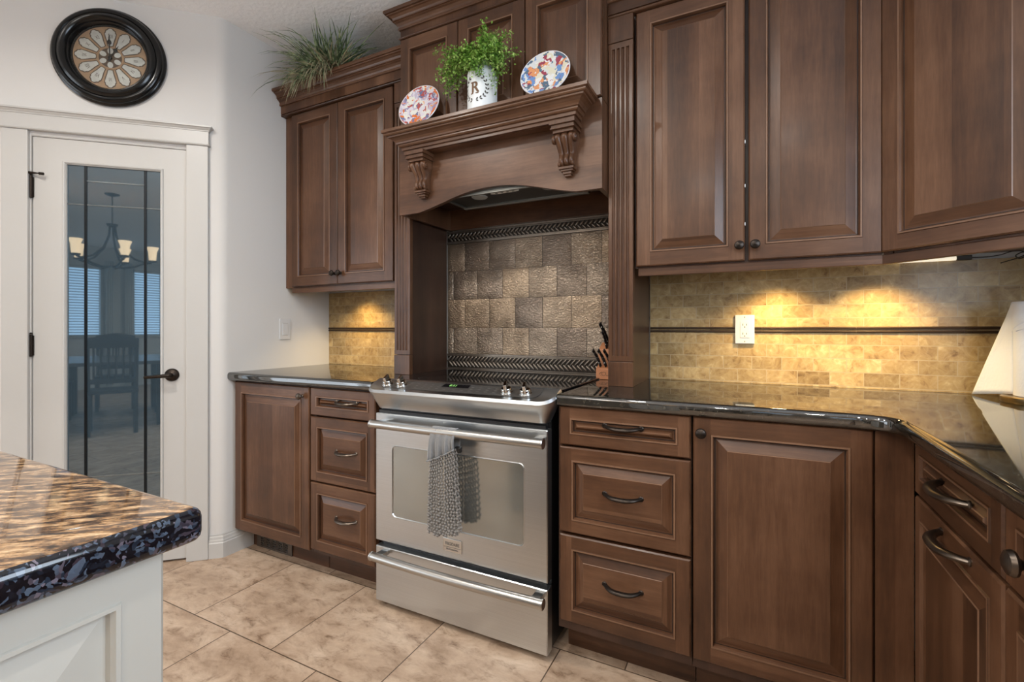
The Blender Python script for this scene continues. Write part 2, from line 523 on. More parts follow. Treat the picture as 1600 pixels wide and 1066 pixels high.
def clear_glass(name):
    m, nt, b = nodes_of(name)
    out = nt.nodes['Material Output']
    tr = N(nt, 'ShaderNodeBsdfTransparent')
    gl = N(nt, 'ShaderNodeBsdfGlossy', Roughness=0.02)
    fr = N(nt, 'ShaderNodeFresnel', IOR=1.5)
    mx = N(nt, 'ShaderNodeMixShader')
    nt.links.new(fr.outputs[0], mx.inputs[0])
    nt.links.new(tr.outputs[0], mx.inputs[1])
    nt.links.new(gl.outputs[0], mx.inputs[2])
    nt.links.new(mx.outputs[0], out.inputs['Surface'])
    return m


M['clear'] = clear_glass('clear_clock_glass')


def leaf_mat(name, stops, scale, rough=0.5):
    m, nt, b = nodes_of(name)
    tc = N(nt, 'ShaderNodeTexCoord')
    n = N(nt, 'ShaderNodeTexNoise', Scale=scale, Detail=3.0)
    nt.links.new(tc.outputs['Object'], n.inputs['Vector'])
    rp = ramp(nt, stops)
    nt.links.new(n.outputs['Fac'], rp.inputs['Fac'])
    nt.links.new(rp.outputs['Color'], b.inputs['Base Color'])
    setp(b, rough=rough)
    return m


M['grass'] = leaf_mat('grass_green', [(0.36, (0.035, 0.060, 0.028)), (0.5, (0.13, 0.19, 0.085)), (0.64, (0.40, 0.46, 0.28))], 30.0)
M['grass_dry'] = leaf_mat('grass_dry', [(0.3, (0.22, 0.20, 0.12)), (0.7, (0.46, 0.41, 0.27))], 30.0)
M['ivy'] = leaf_mat('ivy_green', [(0.25, (0.055, 0.15, 0.015)), (0.48, (0.19, 0.37, 0.05)), (0.68, (0.50, 0.66, 0.20))], 45.0)
M['stem'] = plain('stem_green', (0.10, 0.16, 0.03), 0.6)
M['pot'] = plain('dark_pot', (0.05, 0.04, 0.03), 0.6)


def plate_mat(name, stops, scale, seed):
    m, nt, b = nodes_of(name)
    tc = N(nt, 'ShaderNodeTexCoord')
    nz = N(nt, 'ShaderNodeTexNoise', Scale=34.0, Detail=5.0)
    mp = N(nt, 'ShaderNodeMapping')
    mp.inputs['Location'].default_value = (seed, seed * 0.7, 0)
    nt.links.new(tc.outputs['Object'], mp.inputs['Vector'])
    nt.links.new(mp.outputs[0], nz.inputs['Vector'])
    wv = N(nt, 'ShaderNodeVectorMath', operation='MULTIPLY_ADD')
    wv.inputs[1].default_value = (0.07, 0.07, 0.07)
    nt.links.new(nz.outputs['Color'], wv.inputs[0])
    nt.links.new(mp.outputs[0], wv.inputs[2])
    v = N(nt, 'ShaderNodeTexVoronoi', Scale=scale)
    nt.links.new(wv.outputs[0], v.inputs['Vector'])
    s = N(nt, 'ShaderNodeSeparateColor')
    nt.links.new(v.outputs['Color'], s.inputs[0])
    rp = ramp(nt, stops, 'CONSTANT')
    nt.links.new(s.outputs[0], rp.inputs['Fac'])
    nt.links.new(rp.outputs['Color'], b.inputs['Base Color'])
    setp(b, rough=0.15)
    return m


M['plate_rim'] = plain('plate_rim_white', (0.72, 0.70, 0.72), 0.15, var=0)
M['plate_a'] = plate_mat('plate_painting_lilac', [(0.0, (0.50, 0.45, 0.56)), (0.22, (0.66, 0.62, 0.68)), (0.42, (0.30, 0.26, 0.42)),
                         (0.52, (0.66, 0.17, 0.04)), (0.64, (0.72, 0.72, 0.66)), (0.76, (0.42, 0.09, 0.08)), (0.86, (0.16, 0.17, 0.30)), (0.94, (0.75, 0.36, 0.12))], 62.0, 1.3)
M['plate_b'] = plate_mat('plate_painting_town', [(0.0, (0.60, 0.62, 0.62)), (0.20, (0.14, 0.26, 0.52)), (0.33, (0.66, 0.62, 0.48)),
                         (0.50, (0.66, 0.28, 0.12)), (0.64, (0.70, 0.70, 0.70)), (0.76, (0.30, 0.05, 0.08)), (0.88, (0.09, 0.14, 0.20))], 50.0, 4.1)
M['light_trim'] = plain('recessed_light_trim', (0.8, 0.8, 0.8), 0.4, var=0)
M['table_cloth'] = plain('table_top', (0.08, 0.07, 0.065), 0.25, var=0.1)
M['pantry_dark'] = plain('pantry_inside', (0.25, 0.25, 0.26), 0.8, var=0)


# ------------------------------------------------------------------ mesh building
class MB:
    def __init__(self):
        self.v, self.f, self.mi, self.sm = [], [], [], []

    def add(self, vs, fs, mi=0, smooth=False):
        o = len(self.v)
        self.v += [tuple(p) for p in vs]
        for f in fs:
            self.f.append(tuple(i + o for i in f))
            self.mi.append(mi)
            self.sm.append(smooth)
        return self

    def box(self, x0, x1, y0, y1, z0, z1, mi=0):
        vs = [(x, y, z) for z in (z0, z1) for y in (y0, y1) for x in (x0, x1)]
        return self.add(vs, [(0, 2, 3, 1), (4, 5, 7, 6), (0, 1, 5, 4), (2, 6, 7, 3), (0, 4, 6, 2), (1, 3, 7, 5)], mi)

    def obox(self, c, ax, ay, az, mi=0):
        """box from a centre and three half-axis vectors"""
        c, ax, ay, az = map(Vector, (c, ax, ay, az))
        vs = [c + sx * ax + sy * ay + sz * az for sz in (-1, 1) for sy in (-1, 1) for sx in (-1, 1)]
        return self.add(vs, [(0, 2, 3, 1), (4, 5, 7, 6), (0, 1, 5, 4), (2, 6, 7, 3), (0, 4, 6, 2), (1, 3, 7, 5)], mi)

    def prism(self, poly, z0, z1, mi=0, smooth=False):
        n = len(poly)
        vs = [(x, y, z0) for x, y in poly] + [(x, y, z1) for x, y in poly]
        self.add(vs, [tuple(range(n))[::-1], tuple(range(n, 2 * n))], mi)
        return self.add(vs, [(i, (i + 1) % n, n + (i + 1) % n, n + i) for i in range(n)], mi, smooth)

    def prism_axis(self, poly, a0, a1, axis, mi=0, smooth=False):
        """poly is in the two other axes (y,z for x; x,z for y)"""
        n = len(poly)
        if axis == 'x':
            P = lambda p, a: (a, p[0], p[1])
        else:
            P = lambda p, a: (p[0], a, p[1])
        vs = [P(p, a0) for p in poly] + [P(p, a1) for p in poly]
        self.add(vs, [tuple(range(n)), tuple(range(n, 2 * n))[::-1]], mi)
        return self.add(vs, [(i, n + i, n + (i + 1) % n, (i + 1) % n) for i in range(n)], mi, smooth)

    def loops(self, rings, mi=0, closed=True, cap0=False, cap1=False, smooth=False):
        n = len(rings[0])
        vs = [p for r in rings for p in r]
        fs = []
        for k in range(len(rings) - 1):
            for i in range(n if closed else n - 1):
                j = (i + 1) % n
                fs.append((k * n + i, k * n + j, (k + 1) * n + j, (k + 1) * n + i))
        self.add(vs, fs, mi, smooth)
        if cap0:
            self.add(rings[0], [tuple(range(n))[::-1]], mi)
        if cap1:
            self.add(rings[-1], [tuple(range(n))], mi)
        return self

    def tube(self, pts, rad, seg=10, mi=0, caps=True, flat=1.0, up=(0, 0, 1)):
        pts = [Vector(p) for p in pts]
        if not hasattr(rad, '__len__'):
            rad = [rad] * len(pts)
        rings = []
        prev = None
        for i, p in enumerate(pts):
            d = (pts[min(i + 1, len(pts) - 1)] - pts[max(i - 1, 0)]).normalized()
            u = Vector(up) if prev is None else prev
            s = d.cross(u)
            if s.length < 1e-4:
                s = d.cross(Vector((1, 0, 0)))
            s.normalize()
            t = s.cross(d).normalized()
            prev = t
            rings.append([p + s * (math.cos(a) * rad[i]) + t * (math.sin(a) * rad[i] * flat)
                          for a in (2 * PI * k / seg for k in range(seg))])
        return self.loops(rings, mi, True, caps, caps, True)

    def lathe(self, prof, c=(0, 0, 0), axis='z', seg=24, mi=0, a0=0.0, a1=2 * PI):
        """prof: (radius, height along axis); axis 'y' points towards -y"""
        full = abs(a1 - a0 - 2 * PI) < 1e-6
        n = seg if full else seg + 1
        rings = []
        for r, h in prof:
            r = max(r, 1e-5)
            ring = []
            for k in range(n):
                a = a0 + (a1 - a0) * k / seg
                x, y = r * math.cos(a), r * math.sin(a)
                if axis == 'z':
                    ring.append((c[0] + x, c[1] + y, c[2] + h))
                elif axis == 'y':
                    ring.append((c[0] + x, c[1] - h, c[2] + y))
                else:
                    ring.append((c[0] + h, c[1] + x, c[2] + y))
            rings.append(ring)
        return self.loops(rings, mi, full, False, False, True)

    def sweep(self, prof, path, mi=0, inward=False):
        """prof: (offset, z) ; path: xy polyline, offset goes to the right-hand side of its direction; mitred"""
        P = [Vector(p) for p in path]
        rings = []
        for i, p in enumerate(P):
            ds = []
            if i > 0:
                ds.append((P[i] - P[i - 1]).normalized())
            if i < len(P) - 1:
                ds.append((P[i + 1] - P[i]).normalized())
            ns = [Vector((d.y, -d.x)) for d in ds]
            n = sum(ns, Vector((0, 0)))
            n.normalize()
            k = 1.0 / max(0.2, n.dot(ns[0]))
            rings.append([(p.x + n.x * k * o, p.y + n.y * k * o, z) for o, z in prof])
        m = len(prof)
        vs = [q for r in rings for q in r]
        fs = []
        for a in range(len(rings) - 1):
            for i in range(m - 1):
                fs.append((a * m + i, (a + 1) * m + i, (a + 1) * m + i + 1, a * m + i + 1))
        self.add(vs, fs, mi)
        self.add(rings[0], [tuple(range(m))], mi)
        self.add(rings[-1], [tuple(range(m))[::-1]], mi)
        return self

    def build(self, name, mats, parent=None, bevel=0.0, seg=2, recalc=True, solid=0.0, offset=None):
        me = bpy.data.meshes.new(name)
        vs = self.v
        if offset is not None:
            vs = [(x - offset[0], y - offset[1], z - offset[2]) for x, y, z in vs]
        me.from_pydata(vs, [], self.f)
        if not isinstance(mats, (list, tuple)):
            mats = [mats]
        for m in mats:
            me.materials.append(M[m])
        me.polygons.foreach_set('material_index', self.mi)
        me.polygons.foreach_set('use_smooth', self.sm)
        me.validate()
        if recalc:
            import bmesh
            bm = bmesh.new()
            bm.from_mesh(me)
            bmesh.ops.remove_doubles(bm, verts=bm.verts, dist=1e-6)
            bmesh.ops.recalc_face_normals(bm, faces=bm.faces)
            bm.to_mesh(me)
            bm.free()
        if any(self.sm):
            me.set_sharp_from_angle(angle=R(38))
        me.update()
        o = bpy.data.objects.new(name, me)
        COL.objects.link(o)
        if parent is not None:
            o.parent = parent
        if bevel:
            b = o.modifiers.new('edge', 'BEVEL')
            b.width = bevel
            b.segments = seg
            b.limit_method = 'ANGLE'
            b.angle_limit = R(40)
        if solid:
            s = o.modifiers.new('thickness', 'SOLIDIFY')
            s.thickness = solid
        return o


def tag(o, label=None, cat=None, group=None, kind=None):
    if label:
        o['label'] = label
    if cat:
        o['category'] = cat
    if group:
        o['group'] = group
    if kind:
        o['kind'] = kind
    return o


def thing(name, label, cat, loc=(0, 0, 0), rz=0.0, group=None):
    o = bpy.data.objects.new(name, None)
    o.empty_display_size = 0.05
    COL.objects.link(o)
    o.location = loc
    o.rotation_euler = (0, 0, rz)
    return tag(o, label, cat, group)


def struct(o, label=None, cat=None):
    return tag(o, label, cat, kind='structure')


def text_mb(s, size, ext=0.0006, align='CENTER', spacing=1.0):
    """lettering as mesh data in the xz plane facing -y"""
    cu = bpy.data.curves.new('lettering', 'FONT')
    cu.body = s
    cu.size = size
    cu.extrude = ext
    cu.align_x = align
    cu.align_y = 'CENTER'
    cu.space_character = spacing
    o = bpy.data.objects.new('lettering', cu)
    COL.objects.link(o)
    dg = bpy.context.evaluated_depsgraph_get()
    me = bpy.data.meshes.new_from_object(o.evaluated_get(dg))
    mb = MB()
    mb.add([(v.co.x, -v.co.z, v.co.y) for v in me.vertices], [tuple(p.vertices) for p in me.polygons])
    bpy.data.objects.remove(o)
    bpy.data.curves.remove(cu)
    bpy.data.meshes.remove(me)
    return mb


def moved(mb, fn):
    mb.v = [fn(*p) for p in mb.v]
    return mb


# ------------------------------------------------------------------ room shell
TH = R(47.0)
PD = Vector((math.sin(TH), math.cos(TH), 0))       # along the pantry wall
PC = (0.0, -0.673, 0.0)
PRZ = R(43.0)                                      # its local x axis is PD, local -y faces the room
CEIL = 2.68


def pw(s, off=0.0):
    """point of the pantry wall: s along it, off out of it"""
    return (PC[0] + s * PD.x + off * PD.y, PC[1] + s * PD.y - off * PD.x)


fl = MB().box(-2.7, 5.0, -9.7, 0.1, -0.05, 0.0)
struct(fl.build('floor', 'floor'), 'beige stone tile floor laid in offset rows', 'floor')
struct(MB().box(-2.7, 5.0, -9.7, 0.1, CEIL, CEIL + 0.06).build('ceiling', 'ceiling'), 'textured white ceiling over the kitchen', 'ceiling')
struct(MB().box(-0.10, 3.42, 0.0, 0.1, 0, CEIL).build('wall_back', 'wall'), 'pale grey wall behind the range and cabinets', 'wall')
# short left wall with its rounded corner to the pantry wall
arc = [(0, 0), (-0.10, 0), (-0.10, -0.60)]
q = pw(-0.03, -0.08)
arc.append(q)
s0 = pw(-0.03)
s1 = (0.0, -0.643)
for k in range(7):
    t = k / 6
    a, b_, c_ = (1 - t) ** 2, 2 * t * (1 - t), t * t
    arc.append((a * s0[0] + b_ * PC[0] + c_ * s1[0], a * s0[1] + b_ * PC[1] + c_ * s1[1]))
struct(MB().prism(arc, 0, CEIL, smooth=True).build('wall_left', 'wall'), 'grey side wall left of the base cabinets, with light switch', 'wall')
pan = MB()
for s_a, s_b, z_a, z_b in ((-0.155, -0.03, 0, CEIL), (-1.26, -0.768, 0, CEIL), (-0.768, -0.155, 2.012, CEIL)):
    pan.box(s_a, s_b, 0, 0.08, z_a, z_b)
o = pan.build('wall_pantry', 'wall')
o.location = PC
o.rotation_euler = (0, 0, PRZ)
struct(o, 'angled pantry wall with glass door and round clock', 'wall')
e = pw(-1.26)
struct(MB().box(-2.6, e[0] + 0.03, e[1] - 0.02, e[1] + 0.08, 0, CEIL).build('wall_hall', 'wall'), 'wall beyond the pantry', 'wall')
# pantry interior seen only as darkness behind the glass
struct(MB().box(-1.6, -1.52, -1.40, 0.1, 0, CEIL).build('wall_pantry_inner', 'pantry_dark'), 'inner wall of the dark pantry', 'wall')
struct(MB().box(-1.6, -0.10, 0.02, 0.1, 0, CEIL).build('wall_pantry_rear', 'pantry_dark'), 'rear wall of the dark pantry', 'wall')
mb = MB()
for a in ((-3.2, -2.3, 0, CEIL), (-1.0, 0.0, 0, CEIL), (-2.3, -1.0, 0, 1.12), (-2.3, -1.0, 2.2, CEIL)):
    mb.box(3.32, 3.42, *a)
struct(mb.build('wall_right', 'wall'), 'wall behind the right-hand counter', 'wall')
struct(MB().box(3.42, 4.9, -3.2, -3.1, 0, CEIL).build('wall_jog', 'wall'), 'wall turning towards the dining area', 'wall')
struct(MB().box(4.8, 4.9, -9.6, -3.2, 0, CEIL).build('wall_dining', 'wall'), 'right wall of the dining area', 'wall')


def wall_with_holes(mb, lo, hi, holes, put):
    """wall slab from lo to hi with rectangular holes (a0,a1,z0,z1); put(a0,a1,z0,z1) adds a block"""
    cur = lo
    for a0, a1, z0, z1 in holes:
        put(cur, a0, 0, CEIL)
        put(a0, a1, 0, z0)
        put(a0, a1, z1, CEIL)
        cur = a1
    put(cur, hi, 0, CEIL)


FARW = [(1.80, 2.46, 0.95, 2.30), (2.90, 3.46, 0.95, 2.30)]
mb = MB()
wall_with_holes(mb, -2.6, 4.8, FARW, lambda a, b, c, d: mb.box(a, b, -9.6, -9.5, c, d))
struct(mb.build('wall_far', 'wall'), 'far wall of the dining area with two windows', 'wall')
mb = MB()
wall_with_holes(mb, -9.5, e[1] + 0.08, [(-5.9, -2.7, 0.15, 2.35)], lambda a, b, c, d: mb.box(-2.7, -2.6, a, b, c, d))
struct(mb.build('wall_patio', 'wall'), 'left outer wall with the large patio window', 'wall')
# windows
n = 0
for a0, a1, z0, z1 in FARW:
    n += 1
    t = thing('window_%d' % n, 'window %s of the dining area with half-lit blinds' % ('left' if n == 1 else 'right'), 'window', (a0, -9.5, z0))
    struct(t)
    w, h = a1 - a0, z1 - z0
    MB().box(0.02, w - 0.02, -0.09, -0.08, 0.02, h - 0.02).build('pane', 'daylight_far', t)
    f = MB()
    for bx in ((0, w, 0, 0.05), (0, w, h - 0.05, h), (0, 0.05, 0, h), (w - 0.05, w, 0, h)):
        f.box(bx[0], bx[1], -0.07, 0.015, bx[2], bx[3])
    f.build('window_frame', 'trim', t, bevel=0.003)
    bl = MB()
    k = 0
    zz = 0.06
    while zz < h - 0.05:
        bl.obox((w / 2, -0.03, zz), (w / 2 - 0.055, 0, 0), (0, 0.020, 0.010), (0, -0.0005, 0.001))
        zz += 0.050
    bl.build('blind', 'blind', t)
t = thing('window_3', 'large patio window on the left outer wall', 'window', (-2.6, -2.7, 0.15), R(-90))
struct(t)
MB().box(0.03, 3.17, -0.09, -0.08, 0.03, 2.17).build('pane', 'daylight', t)
f = MB()
for bx in ((0, 3.2, 0, 0.08), (0, 3.2, 2.12, 2.2), (0, 0.08, 0, 2.2), (3.12, 3.2, 0, 2.2), (1.54, 1.66, 0, 2.2)):
    f.box(bx[0], bx[1], -0.07, 0.02, bx[2], bx[3])
f.build('window_frame', 'trim', t, bevel=0.003)
t = thing('window_4', 'window over the right-hand counter', 'window', (3.32, -1.0, 1.12), R(-90))
struct(t)
MB().box(0.02, 1.28, 0.08, 0.09, 0.02, 1.06).build('pane', 'daylight_sink', t)
f = MB()
for bx in ((0, 1.3, 0, 0.05), (0, 1.3, 1.03, 1.08), (0, 0.05, 0, 1.08), (1.25, 1.3, 0, 1.08)):
    f.box(bx[0], bx[1], -0.015, 0.075, bx[2], bx[3])
f.build('window_frame', 'trim', t, bevel=0.003)
for i, x in enumerate((1.72, 2.53, 2.83, 3.54)):
    cu = MB()
    ring0, ring1 = [], []
    for k in range(25):
        u = k / 24
        xx = x - 0.06 + 0.12 * u
        yy = -9.42 + 0.018 * math.sin(u * PI * 7)
        ring0.append((xx, yy, 0.05))
        ring1.append((xx, yy, 2.42))
    cu.loops([ring0, ring1], 0, False, smooth=True)
    o = cu.build('curtain', 'curtain', solid=0.004)
    tag(o, 'grey curtain beside dining window, number %s from the left' % ('one', 'two', 'three', 'four')[i], 'curtain', 'dining curtains')

# ------------------------------------------------------------------ recessed ceiling lights
for i, (x, y) in enumerate(POTS):
    t = thing('recessed_light', 'round recessed ceiling light, %s from the cabinets' % ('nearest', 'second', 'third', 'fourth', 'fifth', 'sixth', 'seventh', 'added for fill, farthest')[i], 'ceiling light', (x, y, CEIL), 0, 'recessed ceiling lights')
    MB().lathe([(0.055, -0.0005), (0.06, -0.006), (0.082, -0.004), (0.085, 0.0)], axis='z', seg=28).build('trim_ring', 'light_trim', t)
    MB().lathe([(0.0, -0.002), (0.054, -0.002)], axis='z', seg=28).build('lens', 'lamp_glow', t)
    lamp('AREA', 'recessed_lamp', (x, y, CEIL - 0.012), (POT_W * (1.7 if i == 0 else 1.0)) if i < 4 else DINING_W, (1.0, 0.95, 0.88), aim=(x, y, 0), shape='DISK', size=0.11, spread=R(165))

for i, (x, y) in enumerate(((1.15, -2.50), (1.15, -3.10))):  # unseen pendants, added to even out the light on ceiling and cabinets
    t = thing('fill_pendant', 'added white globe pendant for fill light over the island, %s the cabinets' % ('nearer' if i == 0 else 'farther from'), 'ceiling light', (x, y, CEIL), 0, 'added fill pendants over the island')
    MB().lathe([(0.0, 0.0), (0.06, 0.0), (0.055, -0.02), (0.0, -0.025)], (0, 0, 0), 'z', 20).build('canopy', 'bronze', t)
    MB().tube([(0, 0, -0.025), (0, 0, -0.29)], 0.004, 8).build('cord', 'bronze', t)
    MB().lathe([(0.14 * math.sin(PI * k / 16), -0.43 + 0.14 * math.cos(PI * k / 16)) for k in range(17)], (0, 0, 0), 'z', 28).build('globe', 'fill_globe_glow', t)

# ------------------------------------------------------------------ cabinet joinery
WOODS = ['wood_v', 'wood_h', 'glaze', 'worn_highlight']


def rect(x0, x1, z0, z1, d, y):
    return [(x0 + d, y, z0 + d), (x1 - d, y, z0 + d), (x1 - d, y, z1 - d), (x0 + d, y, z1 - d)]


def panel_front(x0, x1, z0, z1, yb, t=0.02, f=0.05, bev=0.034, level=False, plain_frame=False):
    """raised-panel door or drawer front, back at yb, front at yb - t"""
    mb = MB()
    yf = yb - t
    v_i = 1 if level else 0
    # slab sides and back
    o0 = rect(x0, x1, z0, z1, 0, yb)
    o1 = rect(x0, x1, z0, z1, 0, yf + 0.004)
    o2 = rect(x0, x1, z0, z1, 0.004, yf)
    mb.add(o0, [(0, 1, 2, 3)], v_i)
    mb.loops([o0, o1, o2], v_i)
    # flat frame: stiles run full height, rails between them
    i0, i1, k0, k1 = x0 + f, x1 - f, z0 + f, z1 - f
    a, b = x0 + 0.004, x1 - 0.004
    c, d = z0 + 0.004, z1 - 0.004
    q = lambda p0, p1, r0, r1: [(p0, yf, r0), (p1, yf, r0), (p1, yf, r1), (p0, yf, r1)]
    mb.add(q(a, i0, c, d), [(0, 1, 2, 3)], 0)
    mb.add(q(i1, b, c, d), [(0, 1, 2, 3)], 0)
    mb.add(q(i0, i1, c, k0), [(0, 1, 2, 3)], 1)
    mb.add(q(i0, i1, k1, d), [(0, 1, 2, 3)], 1)
    # moulded inner edge, glaze line, bevel and raised field
    prof = [(f, yf), (f + 0.0015, yf - 0.003), (f + 0.006, yf - 0.003), (f + 0.009, yf + 0.003), (f + 0.010, yf + 0.011)]
    rs = [rect(x0, x1, z0, z1, dd, yy) for dd, yy in prof]
    for k in range(len(rs) - 1):
        mi = [1, 0, 1, 0]
        for s in range(4):
            s2 = (s + 1) % 4
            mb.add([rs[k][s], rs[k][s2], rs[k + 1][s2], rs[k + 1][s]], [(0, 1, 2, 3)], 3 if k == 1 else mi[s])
    g = f + 0.010
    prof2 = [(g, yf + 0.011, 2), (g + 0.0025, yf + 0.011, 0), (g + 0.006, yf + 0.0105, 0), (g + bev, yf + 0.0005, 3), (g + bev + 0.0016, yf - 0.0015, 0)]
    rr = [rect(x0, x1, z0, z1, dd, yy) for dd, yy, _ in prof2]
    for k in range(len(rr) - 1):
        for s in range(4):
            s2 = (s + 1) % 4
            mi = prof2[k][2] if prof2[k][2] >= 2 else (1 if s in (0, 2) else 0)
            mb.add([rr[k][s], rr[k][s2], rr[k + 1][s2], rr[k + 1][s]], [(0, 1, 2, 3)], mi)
    mb.add(rr[-1], [(0, 1, 2, 3)], v_i)
    return mb


KNOB = [(0.0, 0.0), (0.0075, 0.0), (0.0075, 0.003), (0.005, 0.006), (0.0048, 0.012), (0.008, 0.016), (0.0145, 0.019), (0.0155, 0.022), (0.0135, 0.027), (0.007, 0.0305), (0.0, 0.0315)]


def knob(x, y, z, parent, mat='bronze'):
    return MB().lathe(KNOB, (x, y, z), 'y', 18).build('knob', mat, parent)


def pull(x, y, z, parent, L=0.058, mat='pull', out=0.030, thick=1.0):
    """bow handle: a flattened arch fixed at both ends"""
    mb = MB()
    pts, rad = [], []
    for k in range(17):
        u = -1 + 2 * k / 16
        pts.append((x + u * L, y - out * (1 - abs(u) ** 3.0) - 0.0005, z - 0.004 * (1 - u * u)))
        rad.append((0.0062 + 0.0034 * (1 - u * u)) * thick)
    mb.tube(pts, rad, 10, flat=0.75)
    for s in (-1, 1):
        mb.lathe([(0.0, 0.0), (0.0085, 0.0), (0.0085, 0.003), (0.006, 0.005), (0.0, 0.005)], (x + s * L, y, z), 'y', 14)
    return mb.build('pull_handle', mat, parent)


def front(name, parent, x0, x1, z0, z1, yb, f=0.05, bev=0.034, level=False):
    return panel_front(x0, x1, z0, z1, yb, f=f, bev=bev, level=level).build(name, WOODS, parent)


CROWN = [(0.0, 0.0), (0.007, 0.0), (0.0095, 0.003), (0.0095, 0.009), (0.006, 0.011), (0.009, 0.019), (0.016, 0.027), (0.023, 0.030),
         (0.023, 0.034), (0.028, 0.0345), (0.028, 0.0385), (0.025, 0.040), (0.029, 0.048), (0.038, 0.055), (0.045, 0.057), (0.046, 0.061),
         (0.054, 0.0615), (0.057, 0.065), (0.057, 0.075), (0.0, 0.075)]


def crown(path, z, parent, proj=1.0, high=1.0, name='crown_molding'):
    mb = MB().sweep([(o * proj, z + h * high) for o, h in CROWN], path)
    return mb.build(name, ['wood_h'], parent)


def bead(path, z, parent, name='bead_molding', r=0.006):
    prof = [(0, z - r)] + [(r * 1.3 * math.cos(a), z + r * math.sin(a)) for a in (R(-90 + 180 * k / 6) for k in range(7))] + [(0, z + r)]
    return MB().sweep(prof, path).build(name, ['wood_h'], parent)


def frame_box(mb, x0, x1, y0, y1, z0, z1):
    mb.box(x0, x1, y0, y1, z0, z1)


# ---- upper cabinet on the left
t = thing('wall_cabinet', 'dark maple two-door wall cabinet left of the range hood, grass plant on top', 'cabinet', (0.003, -0.315, 1.331))
U = (0.003, -0.315, 1.331)


def B(mb, name, mats, parent, org, **kw):
    return mb.build(name, mats, parent, offset=org, **kw)


B(MB().box(0.003, 0.806, -0.297, -0.012, 1.385, 2.375), 'cabinet_body', 'wood_v', t, U)
f = MB()
f.box(0.003, 0.066, -0.315, -0.297, 1.361, 2.33)
f.box(0.794, 0.806, -0.315, -0.297, 1.361, 2.33)
f.box(0.066, 0.794, -0.315, -0.297, 1.361, 1.40)
f.box(0.066, 0.794, -0.315, -0.297, 2.28, 2.33)
f.box(0.003, 0.9055, -0.349, -0.297, 2.3285, 2.375)
f.box(0.003, 0.806, -0.325, -0.297, 2.326, 2.33)
B(f, 'face_frame', 'wood_v', t, U)
for x0, x1 in ((0.070, 0.4195), (0.4225, 0.790)):
    d = panel_front(x0, x1, 1.366, 2.315, -0.315)
    d = B(d, 'door', WOODS, t, U)
    kx = 0.401 if x0 < 0.2 else 0.447
    MB().lathe(KNOB, (kx - U[0], -0.335 - U[1], 1.422 - U[2]), 'y', 18).build('knob', 'bronze', d)
mb = MB().sweep([(o, 2.372 + h) for o, h in CROWN], [(0.003, -0.349), (0.9055, -0.349)])
B(mb, 'crown_molding', 'wood_h', t, U)
bd = [(0, 2.316)] + [(0.008 * math.cos(a), 2.322 + 0.006 * math.sin(a)) for a in (R(-90 + 30 * k) for k in range(7))] + [(0, 2.328)]
B(MB().sweep(bd, [(0.003, -0.341), (0.9055, -0.341)]).box(0.003, 0.9055, -0.341, -0.316, 2.3165, 2.328), 'bead_molding', 'wood_h', t, U)
B(MB().box(0.055, 0.806, -0.318, -0.298, 1.331, 1.361), 'light_rail', 'wood_h', t, U, bevel=0.002)

# ---- fluted pilasters


def pilaster(x0, x1, body_x0, body_x1, label):
    yf = -0.345
    t = thing('fluted_pilaster', label, 'pilaster', (x0, yf, 0.9145), 0, None)
    g = (x0, yf, 0.9145)
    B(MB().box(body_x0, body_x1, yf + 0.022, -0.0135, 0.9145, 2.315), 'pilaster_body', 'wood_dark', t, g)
    w = x1 - x0
    # fluted board: cross-section with four concave grooves, extruded upright
    za, zb = 1.030, 2.196
    sec = [(x0, yf + 0.022), (x0, yf + 0.0015), (x0 + 0.0015, yf)]
    pitch = w / 5.2
    c0 = x0 + w / 2 - 1.5 * pitch
    for k in range(4):
        c = c0 + k * pitch
        for j in range(7):
            a = PI * j / 6
            sec.append((c - 0.0058 * math.cos(a), yf + 0.0065 * math.sin(a)))
    sec += [(x1 - 0.0015, yf), (x1, yf + 0.0015), (x1, yf + 0.022)]
    fb = MB().prism(sec, za, zb, 0)
    fb.box(x0, x1, yf, yf + 0.022, 1.010, za)
    fb.box(x0, x1, yf, yf + 0.022, zb, 2.217)
    B(fb, 'fluted_board', 'wood_v', t, g)
    B(MB().box(x0 - 0.0005, x1 + 0.0005, yf - 0.002, yf + 0.022, 0.9145, 1.0075), 'base_block', 'wood_v', t, g, bevel=0.0015)
    B(MB().box(x0 - 0.0005, x1 + 0.0005, yf - 0.002, yf + 0.022, 2.2195, 2.315), 'top_block', 'wood_v', t, g, bevel=0.0015)
    return t


pilaster(0.8115, 0.904, 0.8115, 0.886, 'fluted dark wood pilaster on the left side of the range niche')
pilaster(1.859, 1.952, 1.859, 1.950, 'fluted dark wood pilaster on the right side of the range niche, by the knife block')

# ---- hood cabinet
H0 = (1.381, -0.40, 1.653)
t = thing('hood_cabinet', 'dark maple hood cabinet with arched canopy and mantel above the range', 'hood', H0)
hx0, hx1 = 0.907, 1.856
# arched canopy front
pts = [(hx0, 1.653), (1.015, 1.653)]
for k in range(1, 25):
    u = k / 25
    x = 1.015 + (1.757 - 1.015) * u
    s = math.sin(PI * u)
    pts.append((x, 1.653 + 0.068 * (1 - (1 - s) ** 1.25) * (0.45 + 0.55 * s)))
pts += [(1.757, 1.653), (hx1, 1.653), (hx1, 1.987), (hx0, 1.987)]
cf = MB()
nn = len(pts)
cf.add([(x, -0.42, z) for x, z in pts] + [(x, -0.40, z) for x, z in pts],
       [(i, (i + 1) % nn, nn + (i + 1) % nn, nn + i) for i in range(nn)])
